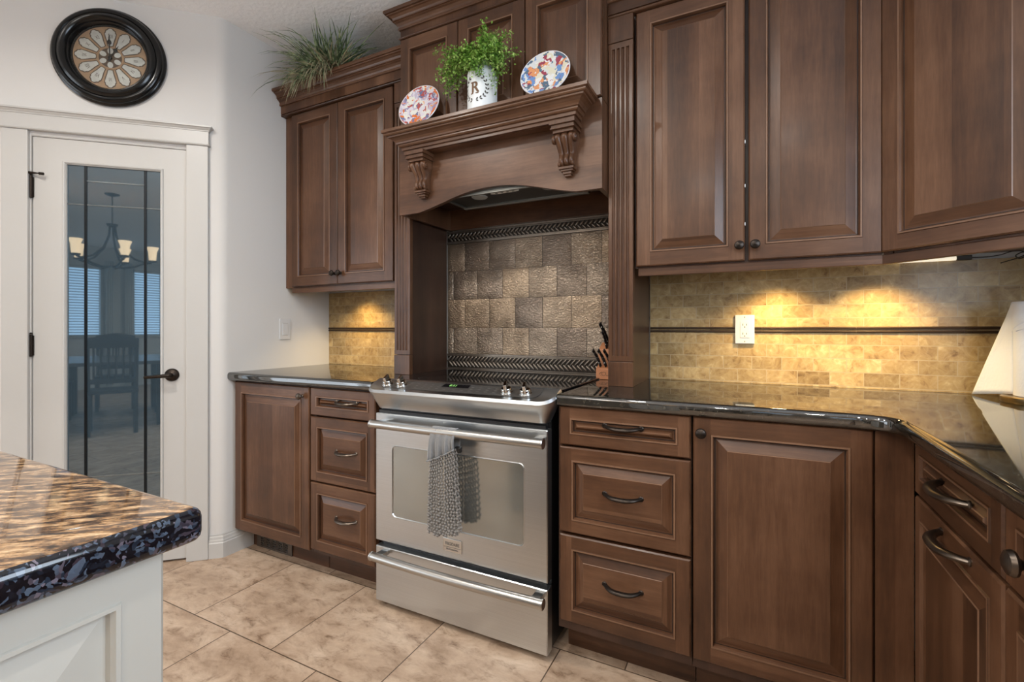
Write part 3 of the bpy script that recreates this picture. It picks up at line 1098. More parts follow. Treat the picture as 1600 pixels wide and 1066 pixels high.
# front and back faces as strips up to the top edge (keeps the n-gon simple)
low = pts[:-2]
for yy in (-0.42, -0.40):
    vs = [(x, yy, z) for x, z in low] + [(x, yy, 1.987) for x, z in low]
    m_ = len(low)
    cf.add(vs, [(i, i + 1, m_ + i + 1, m_ + i) for i in range(m_ - 1)])
B(cf, 'canopy_front', 'wood_h', t, H0)
for a_ in (hx0, hx1 - 0.018):
    B(MB().box(a_, a_ + 0.018, -0.40, -0.012, 1.653, 1.987), 'canopy_side', 'wood_v', t, H0)
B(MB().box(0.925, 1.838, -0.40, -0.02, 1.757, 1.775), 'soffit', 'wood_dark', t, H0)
B(MB().box(0.925, 1.838, -0.034, -0.014, 1.6535, 1.757), 'rear_panel', 'wood_h', t, H0)
ub = MB().box(hx0, hx1, -0.38, -0.012, 1.99, 2.58)
B(ub, 'upper_body', 'wood_v', t, H0)
uf = MB()
uf.box(hx0, hx1, -0.40, -0.38, 1.99, 2.462)
uf.box(hx0 - 0.001, hx1 + 0.001, -0.412, -0.38, 2.462, 2.505)
B(uf, 'face_frame', 'wood_v', t, H0)
for x0, x1 in ((0.909, 1.2195), (1.2225, 1.538), (1.5415, 1.8535)):
    B(panel_front(x0, x1, 1.996, 2.456, -0.40), 'door', WOODS, t, H0)
hp = [(hx0, -0.014), (hx0, -0.412), (hx1, -0.412), (hx1, -0.014)]
B(MB().sweep([(o, 2.503 + h) for o, h in CROWN], hp), 'crown_molding', 'wood_h', t, H0)
bd = [(0, 2.460)] + [(0.009 * math.cos(a), 2.466 + 0.006 * math.sin(a)) for a in (R(-90 + 30 * k) for k in range(7))] + [(0, 2.472)]
B(MB().sweep(bd, [(hx0, -0.014), (hx0, -0.412), (hx1, -0.412), (hx1, -0.014)]), 'bead_molding', 'wood_h', t, H0)
# mantel shelf
mx0, mx1 = 0.982, 1.770
MANT = [(0.0, 1.902), (0.0, 1.914), (0.007, 1.915), (0.008, 1.926), (0.015, 1.928), (0.019, 1.933), (0.019, 1.939), (0.024, 1.940),
        (0.026, 1.946), (0.032, 1.954), (0.042, 1.961), (0.050, 1.964), (0.051, 1.969), (0.058, 1.970), (0.062, 1.974), (0.062, 1.979),
        (0.066, 1.980), (0.066, 1.9815), (0.070, 1.982), (0.070, 1.994), (-0.02, 1.994), (-0.02, 1.902)]
ms = MB().sweep(MANT, [(mx0, -0.4205), (mx0, -0.48), (mx1, -0.48), (mx1, -0.4205)])
ms.box(mx0 + 0.003, mx1 - 0.003, -0.475, -0.4205, 1.903, 1.9935)
shelf = B(ms, 'mantel_shelf', 'wood_h', t, H0)


def corbel(cx):
    mb = MB()
    y0 = -0.4205
    # stepped cap
    for dx, dy, za, zb in ((0.050, 0.082, 1.886, 1.9015), (0.044, 0.075, 1.876, 1.886), (0.047, 0.078, 1.870, 1.876), (0.040, 0.068, 1.858, 1.870)):
        mb.box(cx - dx, cx + dx, y0 - dy, y0, za, zb)
    # scrolled body with three lobes
    rings = []
    nz, ns = 22, 24
    for i in range(nz + 1):
        u = i / nz
        z = 1.860 - u * 0.118
        w = 0.040 - 0.014 * u + 0.004 * math.sin(PI * min(1, u * 3.2)) * (1 if u < 0.31 else 0) + 0.004 * max(0, (u - 0.75) / 0.25)
        dep = 0.030 + 0.038 * (0.5 + 0.5 * math.cos(PI * min(1, u / 0.72))) + 0.012 * math.sin(PI * max(0, (u - 0.60) / 0.40)) * (1 if u > 0.60 else 0)
        if u < 0.18:
            dep -= 0.010 * (1 - u / 0.18) ** 2
        if u > 0.93:
            dep -= 0.012 * (u - 0.93) / 0.07
        ring = [(cx - w, y0, z)]
        for j in range(ns + 1):
            s = j / ns
            lobe = abs(math.sin(3 * PI * s)) ** 0.55
            ring.append((cx - w + 2 * w * s, y0 - dep + 0.010 * (1 - lobe), z))
        ring.append((cx + w, y0, z))
        rings.append(ring)
    mb.loops(rings, 0, True, True, True, True)
    for s in (-1, 1):
        mb.lathe([(0.0, -0.006), (0.014, -0.006), (0.017, -0.002), (0.017, 0.002), (0.014, 0.006), (0.009, 0.0045), (0.006, 0.008), (0.0, 0.008)],
                 (cx + s * 0.041, y0 - 0.050, 1.840), 'x', 16)
        mb.lathe([(0.0, -0.005), (0.008, -0.005), (0.010, 0.0), (0.008, 0.005), (0.0, 0.005)], (cx + s * 0.027, y0 - 0.032, 1.752), 'x', 14)
    for dx, dy, za, zb in ((0.030, 0.036, 1.733, 1.742), (0.024, 0.030, 1.726, 1.733), (0.017, 0.024, 1.716, 1.726), (0.013, 0.018, 1.709, 1.716)):
        mb.box(cx - dx, cx + dx, y0 - dy, y0, za, zb)
    return mb


for cx in (1.050, 1.728):
    B(corbel(cx), 'corbel', 'wood_v', t, H0, bevel=0.001)

# ---- hood insert
I0 = (1.435, -0.30, 1.700)
t = thing('range_hood_insert', 'metal extractor insert with two lights tucked under the arched hood', 'extractor hood', I0)
hb = MB().box(1.132, 1.738, -0.397, -0.208, 1.716, 1.7565)
B(hb, 'housing', 'hood_steel', t, I0)
rm = MB()
rm.box(1.128, 1.742, -0.222, -0.204, 1.699, 1.716)
rm.box(1.128, 1.742, -0.398, -0.388, 1.702, 1.716)
rm.box(1.128, 1.142, -0.388, -0.222, 1.701, 1.716)
rm.box(1.728, 1.742, -0.388, -0.222, 1.701, 1.716)
B(rm, 'rim', 'hood_steel', t, I0, bevel=0.002)
B(MB().box(1.142, 1.728, -0.388, -0.222, 1.709, 1.716), 'grease_filter', 'hood_filter', t, I0)
cs = MB()
ov = [(1.425 + 0.066 * math.copysign(abs(math.cos(a)) ** 0.6, math.cos(a)), -0.372 + 0.013 * math.copysign(abs(math.sin(a)) ** 0.8, math.sin(a))) for a in (2 * PI * k / 32 for k in range(32))]
cs.prism(ov, 1.705, 1.709)
cp = B(cs, 'control_strip', 'cream', t, I0)
for k in range(4):
    B(MB().box(1.382 + k * 0.026, 1.392 + k * 0.026, -0.376, -0.368, 1.7035, 1.705), 'button', 'hood_steel', cp, I0)
for lx in (1.288, 1.618):
    B(MB().lathe([(0, 1.7045), (0.032, 1.7045), (0.036, 1.709)], (lx, -0.345, 0), 'z', 20), 'light_lens', 'lens', t, I0)

# ---- upper cabinet on the right, two doors, and the diagonal corner cabinet
U = (1.955, -0.315, 1.331)
t = thing('wall_cabinet', 'tall two-door dark maple wall cabinet right of the fluted pilaster, above the outlet', 'cabinet', U)
B(MB().box(1.955, 2.706, -0.297, -0.012, 1.385, 2.375), 'cabinet_body', 'wood_v', t, U)
f = MB()
f.box(1.955, 1.972, -0.315, -0.297, 1.361, 2.33)
f.box(2.320, 2.346, -0.300, -0.297, 1.361, 2.33, 0)
f.box(2.694, 2.706, -0.315, -0.297, 1.361, 2.33)
f.box(1.972, 2.694, -0.315, -0.297, 1.361, 1.40)
f.box(1.972, 2.694, -0.315, -0.297, 2.28, 2.33)
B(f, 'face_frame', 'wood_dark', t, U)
B(MB().box(1.858, 2.706, -0.349, -0.297, 2.3285, 2.375), 'frieze', 'wood_h', t, U)
for x0, x1, kx in ((1.962, 2.327, 2.311), (2.339, 2.704, 2.359)):
    d = B(panel_front(x0, x1, 1.366, 2.315, -0.315), 'door', WOODS, t, U)
    MB().lathe(KNOB, (kx - U[0], -0.335 - U[1], 1.416 - U[2]), 'y', 18).build('knob', 'bronze', d)
    if x0 < 2.1:
        for zz in (1.49, 1.62, 1.77):
            B(MB().box(2.327, 2.3295, -0.334, -0.326, zz - 0.005, zz + 0.005), 'bumper', 'white', d, U)
B(MB().sweep([(o, 2.372 + h) for o, h in CROWN], [(1.858, -0.349), (2.7105, -0.349)]), 'crown_molding', 'wood_h', t, U)
bd = [(0, 2.316)] + [(0.008 * math.cos(a), 2.322 + 0.006 * math.sin(a)) for a in (R(-90 + 30 * k) for k in range(7))] + [(0, 2.328)]
B(MB().sweep(bd, [(1.858, -0.341), (2.706, -0.341)]).box(1.858, 2.706, -0.341, -0.316, 2.3165, 2.328), 'bead_molding', 'wood_h', t, U)
B(MB().box(1.966, 2.708, -0.318, -0.298, 1.331, 1.361), 'light_rail', 'wood_h', t, U, bevel=0.002)

D0 = (2.709, -0.316, 1.331)
t = thing('corner_wall_cabinet', 'diagonal corner wall cabinet with one door above the paper towels', 'cabinet', D0, R(-45))
S2 = math.sqrt(0.5)
cb = [(2.712, -0.012), (3.312, -0.012), (3.312, -0.615), (3.02, -0.615), (2.712, -0.307)]
loc = []
for x, y in cb:
    dx, dy = x - D0[0], y - D0[1]
    loc.append(((dx - dy) * S2, (dx + dy) * S2))
MB().prism(loc, 0.054, 1.044).build('cabinet_body', 'wood_v', t)
f = MB()
for a in ((0.0, 0.03, 0.03, 1.0), (0.40, 0.436, 0.03, 1.0), (0.03, 0.40, 0.03, 0.07), (0.03, 0.40, 0.95, 1.0), (0.0, 0.436, 0.9995, 1.044)):
    f.box(a[0] + 0.002, a[1] - 0.002, -0.0005, 0.006, a[2], a[3])
f.build('face_frame', 'wood_v', t)
panel_front(0.007, 0.402, 0.035, 0.984, -0.0005, f=0.046).build('door', WOODS, t)
MB().sweep([(o, 1.041 + h) for o, h in CROWN], [(-0.012, -0.034), (0.436, -0.034)]).build('crown_molding', 'wood_h', t)
MB().sweep([(o, z - 1.331) for o, z in bd], [(-0.009, -0.026), (0.436, -0.026)]).box(-0.009, 0.436, -0.026, -0.001, 0.9855, 0.997).box(-0.010, 0.436, -0.034, -0.001, 0.9975, 1.044).build('bead_molding', 'wood_h', t)
MB().box(-0.004, 0.436, -0.003, 0.017, 0.0, 0.0295).build('light_rail', 'wood_h', t, bevel=0.002)

# ---- base cabinets, left of the range
def base_unit(name, label, x0, x1, org, rz=0.0, frame=0.020, body_d=0.575):
    """box, face frame and toe board in local coordinates; x runs 0..w, front of the frame at y = 0"""
    t = thing(name, label, 'cabinet', org, rz)
    w = x1 - x0
    MB().box(0.001, w - 0.001, 0.019, body_d, 0.118, 0.872).build('cabinet_body', 'wood_v', t)
    f = MB()
    f.box(0.001, frame, 0, 0.019, 0.118, 0.872)
    f.box(w - frame, w - 0.001, 0, 0.019, 0.118, 0.872)
    f.box(frame, w - frame, 0, 0.019, 0.118, 0.145)
    f.box(frame, w - frame, 0, 0.019, 0.845, 0.872)
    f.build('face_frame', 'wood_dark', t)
    MB().box(0.001, w - 0.001, 0.095, 0.110, 0.0, 0.118).build('toe_board', 'wood_h', t)
    return t


t = base_unit('base_cabinet', 'one-door base cabinet at the far left under the counter, above the floor register', 0.003, 0.564, (0.003, -0.61, 0))
d = panel_front(0.026, 0.558, 0.128, 0.868, 0.0).build('door', WOODS, t)
MB().lathe(KNOB, (0.516, -0.02, 0.826), 'y', 18).build('knob', 'pull', d)


def drawers(t, w0, w1, levels, hx, mat='pull'):
    for z0, z1, hz in levels:
        low = (z1 - z0) < 0.2
        d = panel_front(w0, w1, z0, z1, 0.0, f=0.042 if not low else 0.036, bev=0.030 if not low else 0.014, level=True).build('drawer', WOODS, t)
        pull(hx, -0.0195 if not low else -0.0195, hz, d, mat=mat)


t = base_unit('drawer_cabinet', 'three-drawer base cabinet just left of the range', 0.566, 0.957, (0.566, -0.61, 0))
drawers(t, 0.004, 0.388, [(0.745, 0.868, 0.815), (0.449, 0.738, 0.600), (0.140, 0.442, 0.311)], 0.226)

t = base_unit('drawer_cabinet', 'three-drawer base cabinet just right of the range', 1.759, 2.189, (1.759, -0.61, 0))
drawers(t, 0.011, 0.427, [(0.745, 0.872, 0.821), (0.452, 0.738, 0.602), (0.152, 0.443, 0.310)], 0.224, 'bronze')

t = base_unit('base_cabinet', 'one-door base cabinet between the right drawers and the inner corner', 2.190, 2.629, (2.190, -0.61, 0))
d = panel_front(0.003, 0.437, 0.152, 0.872, 0.0, f=0.048).build('door', WOODS, t)
MB().lathe(KNOB, (0.026, -0.02, 0.828), 'y', 18).build('knob', 'bronze', d)

# corner filler
F0 = (2.630, -0.63, 0)
t = thing('corner_filler', 'plain upright dark filler board in the inner corner of the base cabinets', 'filler panel', F0)
fb = MB()
fb.box(0.0, 0.078, 0.0, 0.02, 0.118, 0.872)
fb.box(0.0, 0.098, 0.115, 0.13, 0.0, 0.118)
fb.build('filler_board', 'wood_v', t)

# right-hand run: its fronts face the left (-x); local x runs towards the viewer
t = base_unit('base_cabinet', 'right-hand base cabinet with top drawer and pull-out door, both with bow handles', 0.0, 0.465, (2.728, -0.632, 0), R(-90))
d = panel_front(0.003, 0.461, 0.730, 0.872, 0.0, f=0.040, bev=0.016, level=True).build('drawer', WOODS, t)
pull(0.262, -0.0195, 0.808, d, L=0.074, out=0.034, thick=1.25)
d = panel_front(0.003, 0.461, 0.150, 0.722, 0.0, f=0.044).build('door', WOODS, t)
pull(0.262, -0.0195, 0.703, d, L=0.074, out=0.034, thick=1.25)
t = base_unit('base_cabinet', 'narrow right-hand base cabinet with a round knob, at the right edge of the photo', 0.0, 0.20, (2.728, -1.099, 0), R(-90))
d = panel_front(0.003, 0.197, 0.730, 0.872, 0.0, f=0.040, bev=0.016, level=True).build('drawer', WOODS, t)
MB().lathe([(r * 1.25, h * 1.2) for r, h in KNOB], (0.100, -0.02, 0.797), 'y', 20).build('knob', 'pull', d)
panel_front(0.003, 0.197, 0.150, 0.722, 0.0, f=0.044).build('door', WOODS, t)
for k in range(2):
    t = base_unit('base_cabinet', 'right-hand base cabinet towards the viewer, number %s past the narrow one' % ('one', 'two')[k], 0.0, 0.565, (2.728, -1.301 - 0.567 * k, 0), R(-90))
    d = panel_front(0.003, 0.561, 0.730, 0.872, 0.0, f=0.040, bev=0.016, level=True).build('drawer', WOODS, t)
    pull(0.282, -0.0195, 0.808, d, L=0.074)
    panel_front(0.003, 0.561, 0.150, 0.722, 0.0, f=0.044).build('door', WOODS, t)

# ---- countertops
def slab(poly, flags, z0, z1, name, mat):
    """worktop with a rounded nosing along the flagged edges (edge i runs from corner i to i + 1)"""
    n_ = len(poly)
    P_ = [Vector(p) for p in poly]

    def inset(d_):
        out = []
        for i in range(n_):
            e0, e1 = P_[i] - P_[i - 1], P_[(i + 1) % n_] - P_[i]
            e0.normalize()
            e1.normalize()
            n0, n1 = Vector((-e0.y, e0.x)), Vector((-e1.y, e1.x))
            a_, b_ = d_ * flags[i - 1], d_ * flags[i]
            det = n0.x * n1.y - n0.y * n1.x
            if abs(det) < 1e-4:
                out.append(P_[i] + n0 * a_)
            else:
                out.append(P_[i] + Vector(((a_ * n1.y - b_ * n0.y) / det, (n0.x * b_ - n1.x * a_) / det)))
        return out
    prof_ = []
    r0 = 0.014
    for k in range(7):
        a_ = (PI / 2) * k / 6
        prof_.append((r0 * (1 - math.sin(a_)), z1 - r0 * (1 - math.cos(a_))))
    for k in range(7):
        a_ = (PI / 2) * k / 6
        prof_.append((r0 * (1 - math.cos(a_)), z0 + r0 * (1 - math.sin(a_))))
    rings_ = [[(p.x, p.y, z) for p in inset(d_)] for d_, z in prof_]
    mb = MB().loops(rings_, 0, True, smooth=True)
    mb.add(rings_[0], [tuple(range(n_))], 0)
    mb.add(rings_[-1], [tuple(range(n_))[::-1]], 0)
    return mb.build(name, mat)


o = slab([(0.001, -0.0095), (0.001, -0.650), (0.950, -0.650), (0.950, -0.0095)], [0, 1, 0, 0], 0.874, 0.914, 'countertop', 'granite')
tag(o, 'polished black granite countertop left of the range', 'countertop')
lpoly = [(1.766, -0.0095), (1.766, -0.645), (2.585, -0.645)]
for k in range(1, 9):
    u = k / 9
    lpoly.append(((1 - u) ** 2 * 2.585 + 2 * u * (1 - u) * 2.668 + u * u * 2.668, (1 - u) ** 2 * -0.645 + 2 * u * (1 - u) * -0.648 + u * u * -0.712))
lpoly += [(2.668, -0.712), (2.668, -2.436), (3.319, -2.436), (3.319, -0.0095)]
o = slab(lpoly, [0] + [1] * (len(lpoly) - 5) + [1, 0, 0, 0], 0.874, 0.914, 'countertop', 'granite')
tag(o, 'polished black granite L-shaped countertop right of the range, reflecting the tiles', 'countertop')

# ---- tile backsplash
def splash(name, label, x0, x1, z1):
    t = thing(name, label, 'backsplash', (x0, -0.001, 0.9145))
    g = (x0, -0.001, 0.9145)
    o = MB().box(x0, x1, -0.009, -0.001, 0.9145, z1).build('tile_field', 'marble', t, offset=g)
    # pencil liner: two dark half-round beads with a groove
    for zc in (1.1355, 1.1225):
        sec = [(0.0, zc - 0.0055)] + [(0.006 * math.cos(a), zc + 0.0052 * math.sin(a)) for a in (R(-90 + 30 * k) for k in range(7))] + [(0.0, zc + 0.0055)]
        cuts = [x0 + 0.0005, x1 - 0.0005] if x1 - x0 < 1 else [x0 + 0.0005, 2.10, 2.385, 2.69, 2.99, x1 - 0.0005]
        for a_, b_ in zip(cuts, cuts[1:]):
            MB().sweep(sec, [(a_ + 0.0004, -0.009), (b_ - 0.0004, -0.009)]).build('pencil_liner', 'liner', t, offset=g)
    return t


splash('tile_backsplash', 'golden marble brick-tile backsplash left of the range, lit from above', 0.001, 0.8105, 1.352)
splash('tile_backsplash', 'golden marble brick-tile backsplash along the right counter, with outlet', 1.953, 3.318, 1.366)

# ---- metal tile panel behind the range
G0 = (0.888, -0.001, 0.9145)
t = thing('metal_tile_backsplash', 'hammered bronze metal tile panel behind the range', 'backsplash', G0)
gx0, gx1 = 0.8875, 1.8575
B(MB().box(gx0, gx1, -0.005, -0.001, 0.9145, 1.652), 'backing', 'braid_dark', t, G0)
P = 0.1478
row_z = [(1.4365, 1.583), (1.2885, 1.4352), (1.1375, 1.2870), (1.0020, 1.1362)]
for ri, (z0, z1) in enumerate(row_z):
    offx = 0.997 if ri % 2 == 0 else 0.925
    xs = [offx + P * k for k in range(-1, 8)]
    for a_, b_ in zip(xs, xs[1:]):
        xa, xb = max(a_ + 0.0011, gx0 + 0.0005), min(b_ - 0.0011, gx1 - 0.0005)
        if xb - xa < 0.012:
            continue
        cc = rng.uniform(-1, 1)
        tx, tz = rng.uniform(-0.020, 0.020), rng.uniform(-0.014, 0.014)
        bow = rng.uniform(0.0004, 0.0028) * (1 if rng.random() < 0.75 else -1)
        nU, nV = 8, 8
        rings = []
        for i in range(nU + 1):
            row = []
            for j in range(nV + 1):
                u, v = i / nU, j / nV
                x = xa + (xb - xa) * u
                z = z0 + (z1 - z0) * v
                e_ = min(u, 1 - u, v, 1 - v)
                y = -0.0088 - bow * (math.sin(PI * u)) - 0.0008 * math.sin(PI * v) + tx * (u - 0.5) * (xb - xa) + tz * (v - 0.5) * 0.147
                if e_ == 0:
                    y = -0.0055
                row.append((x, y, z))
            rings.append(row)
        tb = MB().loops(rings, 0, False, smooth=True)
        B(tb, 'metal_tile', 'hammered', t, G0, recalc=True)


def braid(z0, z1, zc0, zc1, name):
    mb = MB()
    x0, x1 = gx0 + 0.0005, gx1 - 0.0005
    # rails
    for a_, b_, dp in ((z0, z0 + 0.007, 0.014), (z0 + 0.009, z0 + 0.0125, 0.011), (z1 - 0.007, z1, 0.014), (z1 - 0.0125, z1 - 0.009, 0.011)):
        mb.box(x0, x1, -dp, -0.005, a_, b_, 0)
    mb.box(x0, x1, -0.0075, -0.005, z0, z1, 1)
    # plaited strands: two rows of slanting lozenges
    h = (zc1 - zc0) / 2
    zc = (zc0 + zc1) / 2
    p = 0.0225
    x = x0 + 0.012
    while x < x1 - 0.012:
        for s in (1, -1):
            cx = x + (0 if s > 0 else p / 2)
            if cx > x1 - 0.012:
                continue
            c = Vector((cx, -0.0105, zc + s * h * 0.5))
            d = Vector((0.55 * s, 0.0, 1.0)).normalized() if s > 0 else Vector((-0.55 * s, 0, -1)).normalized()
            d = Vector((0.70, 0, s * 0.72)).normalized()
            w = Vector((-d.z, 0, d.x))
            rings = []
            for (a2, rad) in ((-1.0, 0.12), (-0.8, 0.65), (-0.3, 1.0), (0.3, 1.0), (0.8, 0.65), (1.0, 0.12)):
                cen = c + d * (a2 * h * 0.82)
                rings.append([cen + w * (math.cos(q_) * 0.0046 * rad) + Vector((0, -math.sin(q_) * 0.005 * rad, 0)) for q_ in (PI * kk / 5 for kk in range(6))])
            mb.loops(rings, 0, False, smooth=True)
        x += p
    B(mb, name, ['braid', 'braid_dark'], t, G0)


braid(1.585, 1.652, 1.601, 1.636, 'braided_border')
braid(0.9150, 1.000, 0.935, 0.985, 'braided_border')

# ------------------------------------------------------------------ range
R0 = (1.355, -0.63, 0.0)
t = thing('range', 'stainless steel slide-in electric range with grey towel on its oven door', 'range', R0)


def RB(mb, name, mats, parent=t, **kw):
    return mb.build(name, mats, parent, offset=R0, **kw)


body = MB().box(0.979, 1.731, -0.607, -0.035, 0.03, 0.905)
body.box(0.985, 1.725, -0.625, -0.607, 0.795, 0.870)
body.box(0.990, 1.715, -0.60, -0.06, 0.001, 0.03)
RB(body, 'body', 'black')
ck = MB().prism([(0.953, -0.036), (0.953, -0.606), (1.763, -0.606), (1.763, -0.036)], 0.9152, 0.9215)
ckt = RB(ck, 'cooktop', 'black_glass', bevel=0.002)
for bx, by, br_ in ((1.16, -0.44, 0.105), (1.55, -0.44, 0.085), (1.16, -0.18, 0.075), (1.55, -0.18, 0.105)):
    RB(MB().lathe([(br_ - 0.0012, 0.9218), (br_, 0.9218)], (bx, by, 0), 'z', 40), 'burner_ring', 'hood_steel', ckt)


def outline(w0, w1, yb, yf, r, k=6):
    """plan outline of the control panel: square behind, rounded front corners"""
    p = [(w0, yb)]
    for i in range(k + 1):
        a = PI + (PI / 2) * i / k
        p.append((w0 + r + r * math.cos(a), yf + r + r * math.sin(a)))
    for i in range(k + 1):
        a = 1.5 * PI + (PI / 2) * i / k
        p.append((w1 - r + r * math.cos(a), yf + r + r * math.sin(a)))
    p.append((w1, yb))
    return p


def slope(y):
    return 0.926 + (y + 0.600) * 0.40


oa = outline(0.955, 1.762, -0.600, -0.690, 0.050)
ob_ = outline(0.951, 1.766, -0.598, -0.696, 0.054)
oc = outline(0.953, 1.764, -0.598, -0.692, 0.052)
od = outline(0.986, 1.729, -0.606, -0.650, 0.022)
rings = [[(x, y, slope(y)) for x, y in outline(0.963, 1.754, -0.604, -0.682, 0.044)],
         [(x, y, slope(y) + 0.001) for x, y in oa],
         [(x, y, slope(y) - 0.008) for x, y in ob_],
         [(x, y, min(slope(y) - 0.016, 0.890)) for x, y in oc],
         [(x, y, 0.812) for x, y in od]]
cpn = MB().loops(rings, 0, True, True, True, True)
cpn = RB(cpn, 'control_panel', 'steel')
ins = outline(1.010, 1.705, -0.611, -0.672, 0.030)
pn = MB()
pn.add([(x, y, slope(y) + 0.0012) for x, y in ins], [tuple(range(len(ins)))])
RB(pn, 'touch_panel', 'touch', cpn)
fr = [(1.150, -0.6165), (1.130, -0.664), (1.585, -0.664), (1.560, -0.6165)]
sub = MB()
for a_, b_ in zip(fr, fr[1:] + fr[:1]):
    a_, b_ = Vector((*a_, slope(a_[1]) + 0.0016)), Vector((*b_, slope(b_[1]) + 0.0016))
    dd = (b_ - a_).normalized()
    ww = Vector((-dd.y, dd.x, 0)) * 0.0009
    sub.add([a_ - ww, b_ - ww, b_ + ww, a_ + ww], [(0, 1, 2, 3)])
for i in range(11):
    for j in range(3):
        kx = 1.180 + i * 0.034 + (0.01 if i > 4 else 0)
        ky = -0.655 + j * 0.013
        if 1.285 < kx < 1.425 and j > 0:
            continue
        z = slope(ky) + 0.0016
        sub.add([(kx - 0.006, ky - 0.001, z), (kx + 0.006, ky - 0.001, z), (kx + 0.006, ky + 0.001, slope(ky + 0.001) + 0.0016), (kx - 0.006, ky + 0.001, slope(ky + 0.001) + 0.0016)], [(0, 1, 2, 3)])
RB(sub, 'panel_print', 'print', cpn)
dsp = MB()
dsp.add([(x, y, slope(y) + 0.0018) for x, y in ((1.292, -0.638), (1.412, -0.638), (1.410, -0.615), (1.297, -0.615))], [(0, 1, 2, 3)])
dsp = RB(dsp, 'display', 'black_glass', cpn)
dg_ = text_mb('8:51', 0.020, 0.0001)
dg_ = moved(dg_, lambda x, y, z: (1.340 + x, -0.627 + z * 0.95, slope(-0.627 + z * 0.95) + 0.0022))
RB(dg_, 'clock_digits', 'display', dsp)
for kx in (1.036, 1.108, 1.577, 1.651):
    ky = -0.645
    mb = MB().lathe([(0.0, 0.0), (0.023, 0.0), (0.023, 0.003), (0.0195, 0.005), (0.019, 0.016), (0.017, 0.019), (0.0, 0.020)], (0, 0, 0), 'z', 24)
    mb.obox((0, 0, 0.027), (0.0055, 0, 0), (0, 0.019, 0), (0, 0, 0.009))
    tilt = Matrix.Rotation(math.atan(0.40), 3, 'X') @ Matrix.Rotation(R(18), 3, 'Z')
    mb = moved(mb, lambda x, y, z: tuple(tilt @ Vector((x, y, z)) + Vector((kx, ky, slope(ky) + 0.001))))
    RB(mb, 'control_knob', 'chrome', cpn, bevel=0.001)


def rrect(x0, x1, z0, z1, r, y, k=5):
    p = []
    for cx, cz, a0 in ((x1 - r, z1 - r, 0), (x0 + r, z1 - r, 90), (x0 + r, z0 + r, 180), (x1 - r, z0 + r, 270)):
        for i in range(k + 1):
            a = R(a0 + 90 * i / k)
            p.append((cx + r * math.cos(a), y, cz + r * math.sin(a)))
    return p


dx0, dx1, dz0, dz1 = 0.976, 1.734, 0.272, 0.790
dr = MB()
dr.loops([rrect(dx0, dx1, dz0, dz1, 0.003, -0.611), rrect(dx0, dx1, dz0, dz1, 0.003, -0.647), rrect(dx0 + 0.003, dx1 - 0.003, dz0 + 0.003, dz1 - 0.003, 0.003, -0.650),
          rrect(1.061, 1.649, 0.377, 0.668, 0.020, -0.650), rrect(1.0635, 1.6465, 0.3795, 0.6655, 0.018, -0.6515), rrect(1.066, 1.644, 0.382, 0.663, 0.017, -0.6475)],
         0, True, True, False, False)
door = RB(dr, 'oven_door', 'steel')
RB(MB().loops([rrect(1.066, 1.644, 0.382, 0.663, 0.017, -0.6475)], 0).add(rrect(1.066, 1.644, 0.382, 0.663, 0.017, -0.6475), [tuple(range(24))]), 'oven_window', 'oven_glass', door)
RB(MB().box(dx0 + 0.01, dx1 - 0.01, -0.640, -0.620, dz1, dz1 + 0.012), 'door_gasket', 'black', door)


def bar_handle(z, parent, sag=0.0):
    mb = MB()
    pts = [(1.000 + 0.742 * k / 20, -0.703 - 0.004 * math.sin(PI * k / 20), z + sag * math.sin(PI * k / 20)) for k in range(21)]
    mb.tube(pts, 0.0165, 18)
    for px in (1.003, 1.739):
        mb.lathe([(0.0, -0.004), (0.0165, -0.004), (0.0182, -0.002), (0.0182, 0.002), (0.0165, 0.004), (0.0, 0.004)], (px, -0.703, z), 'x', 18)
    for px in (1.022, 1.700):
        mb.obox((px + 0.008, -0.678, z + 0.001), (0.016, 0, 0), (0, 0.0275, 0), (0, 0, 0.008))
    return RB(mb, 'bar_handle', 'steel_bar', parent, bevel=0.001)


bar_handle(0.757, door)
bg = MB().box(1.311, 1.394, -0.6535, -0.650, 0.300, 0.348)
bg = RB(bg, 'badge', 'chrome', door, bevel=0.001)
RB(moved(text_mb('FRIGIDAIRE', 0.0125, 0.0004), lambda x, y, z: (1.3525 + x, -0.6537 + y, 0.329 + z * 1.3)), 'badge_lettering', 'print_dark', bg)
RB(moved(text_mb('PROFESSIONAL', 0.0078, 0.0004), lambda x, y, z: (1.3525 + x, -0.6537 + y, 0.309 + z)), 'badge_lettering', 'print_dark', bg)
RB(MB().box(1.315, 1.390, -0.6542, -0.6533, 0.3165, 0.3175), 'badge_line', 'print_dark', bg)
dw = MB().loops([rrect(dx0, dx1, 0.026, 0.249, 0.003, -0.609), rrect(dx0, dx1, 0.026, 0.249, 0.003, -0.647), rrect(dx0 + 0.003, dx1 - 0.003, 0.029, 0.246, 0.003, -0.650)], 0, True, True, True, False)
drw = RB(dw, 'warming_drawer', 'steel')
bar_handle(0.232, drw, sag=-0.004)
RB(MB().box(0.990, 1.720, -0.622, -0.609, 0.249, 0.272), 'drawer_gap', 'black')

# ---- towel over the oven door handle
T0 = (1.355, -0.703, 0.66)
t = thing('hand_towel', 'grey chenille hand towel with smooth top hanging from the oven handle', 'towel', T0)
hz = 0.757


def tow(mb, name, mat, **kw):
    return mb.build(name, mat, t, offset=T0, **kw)


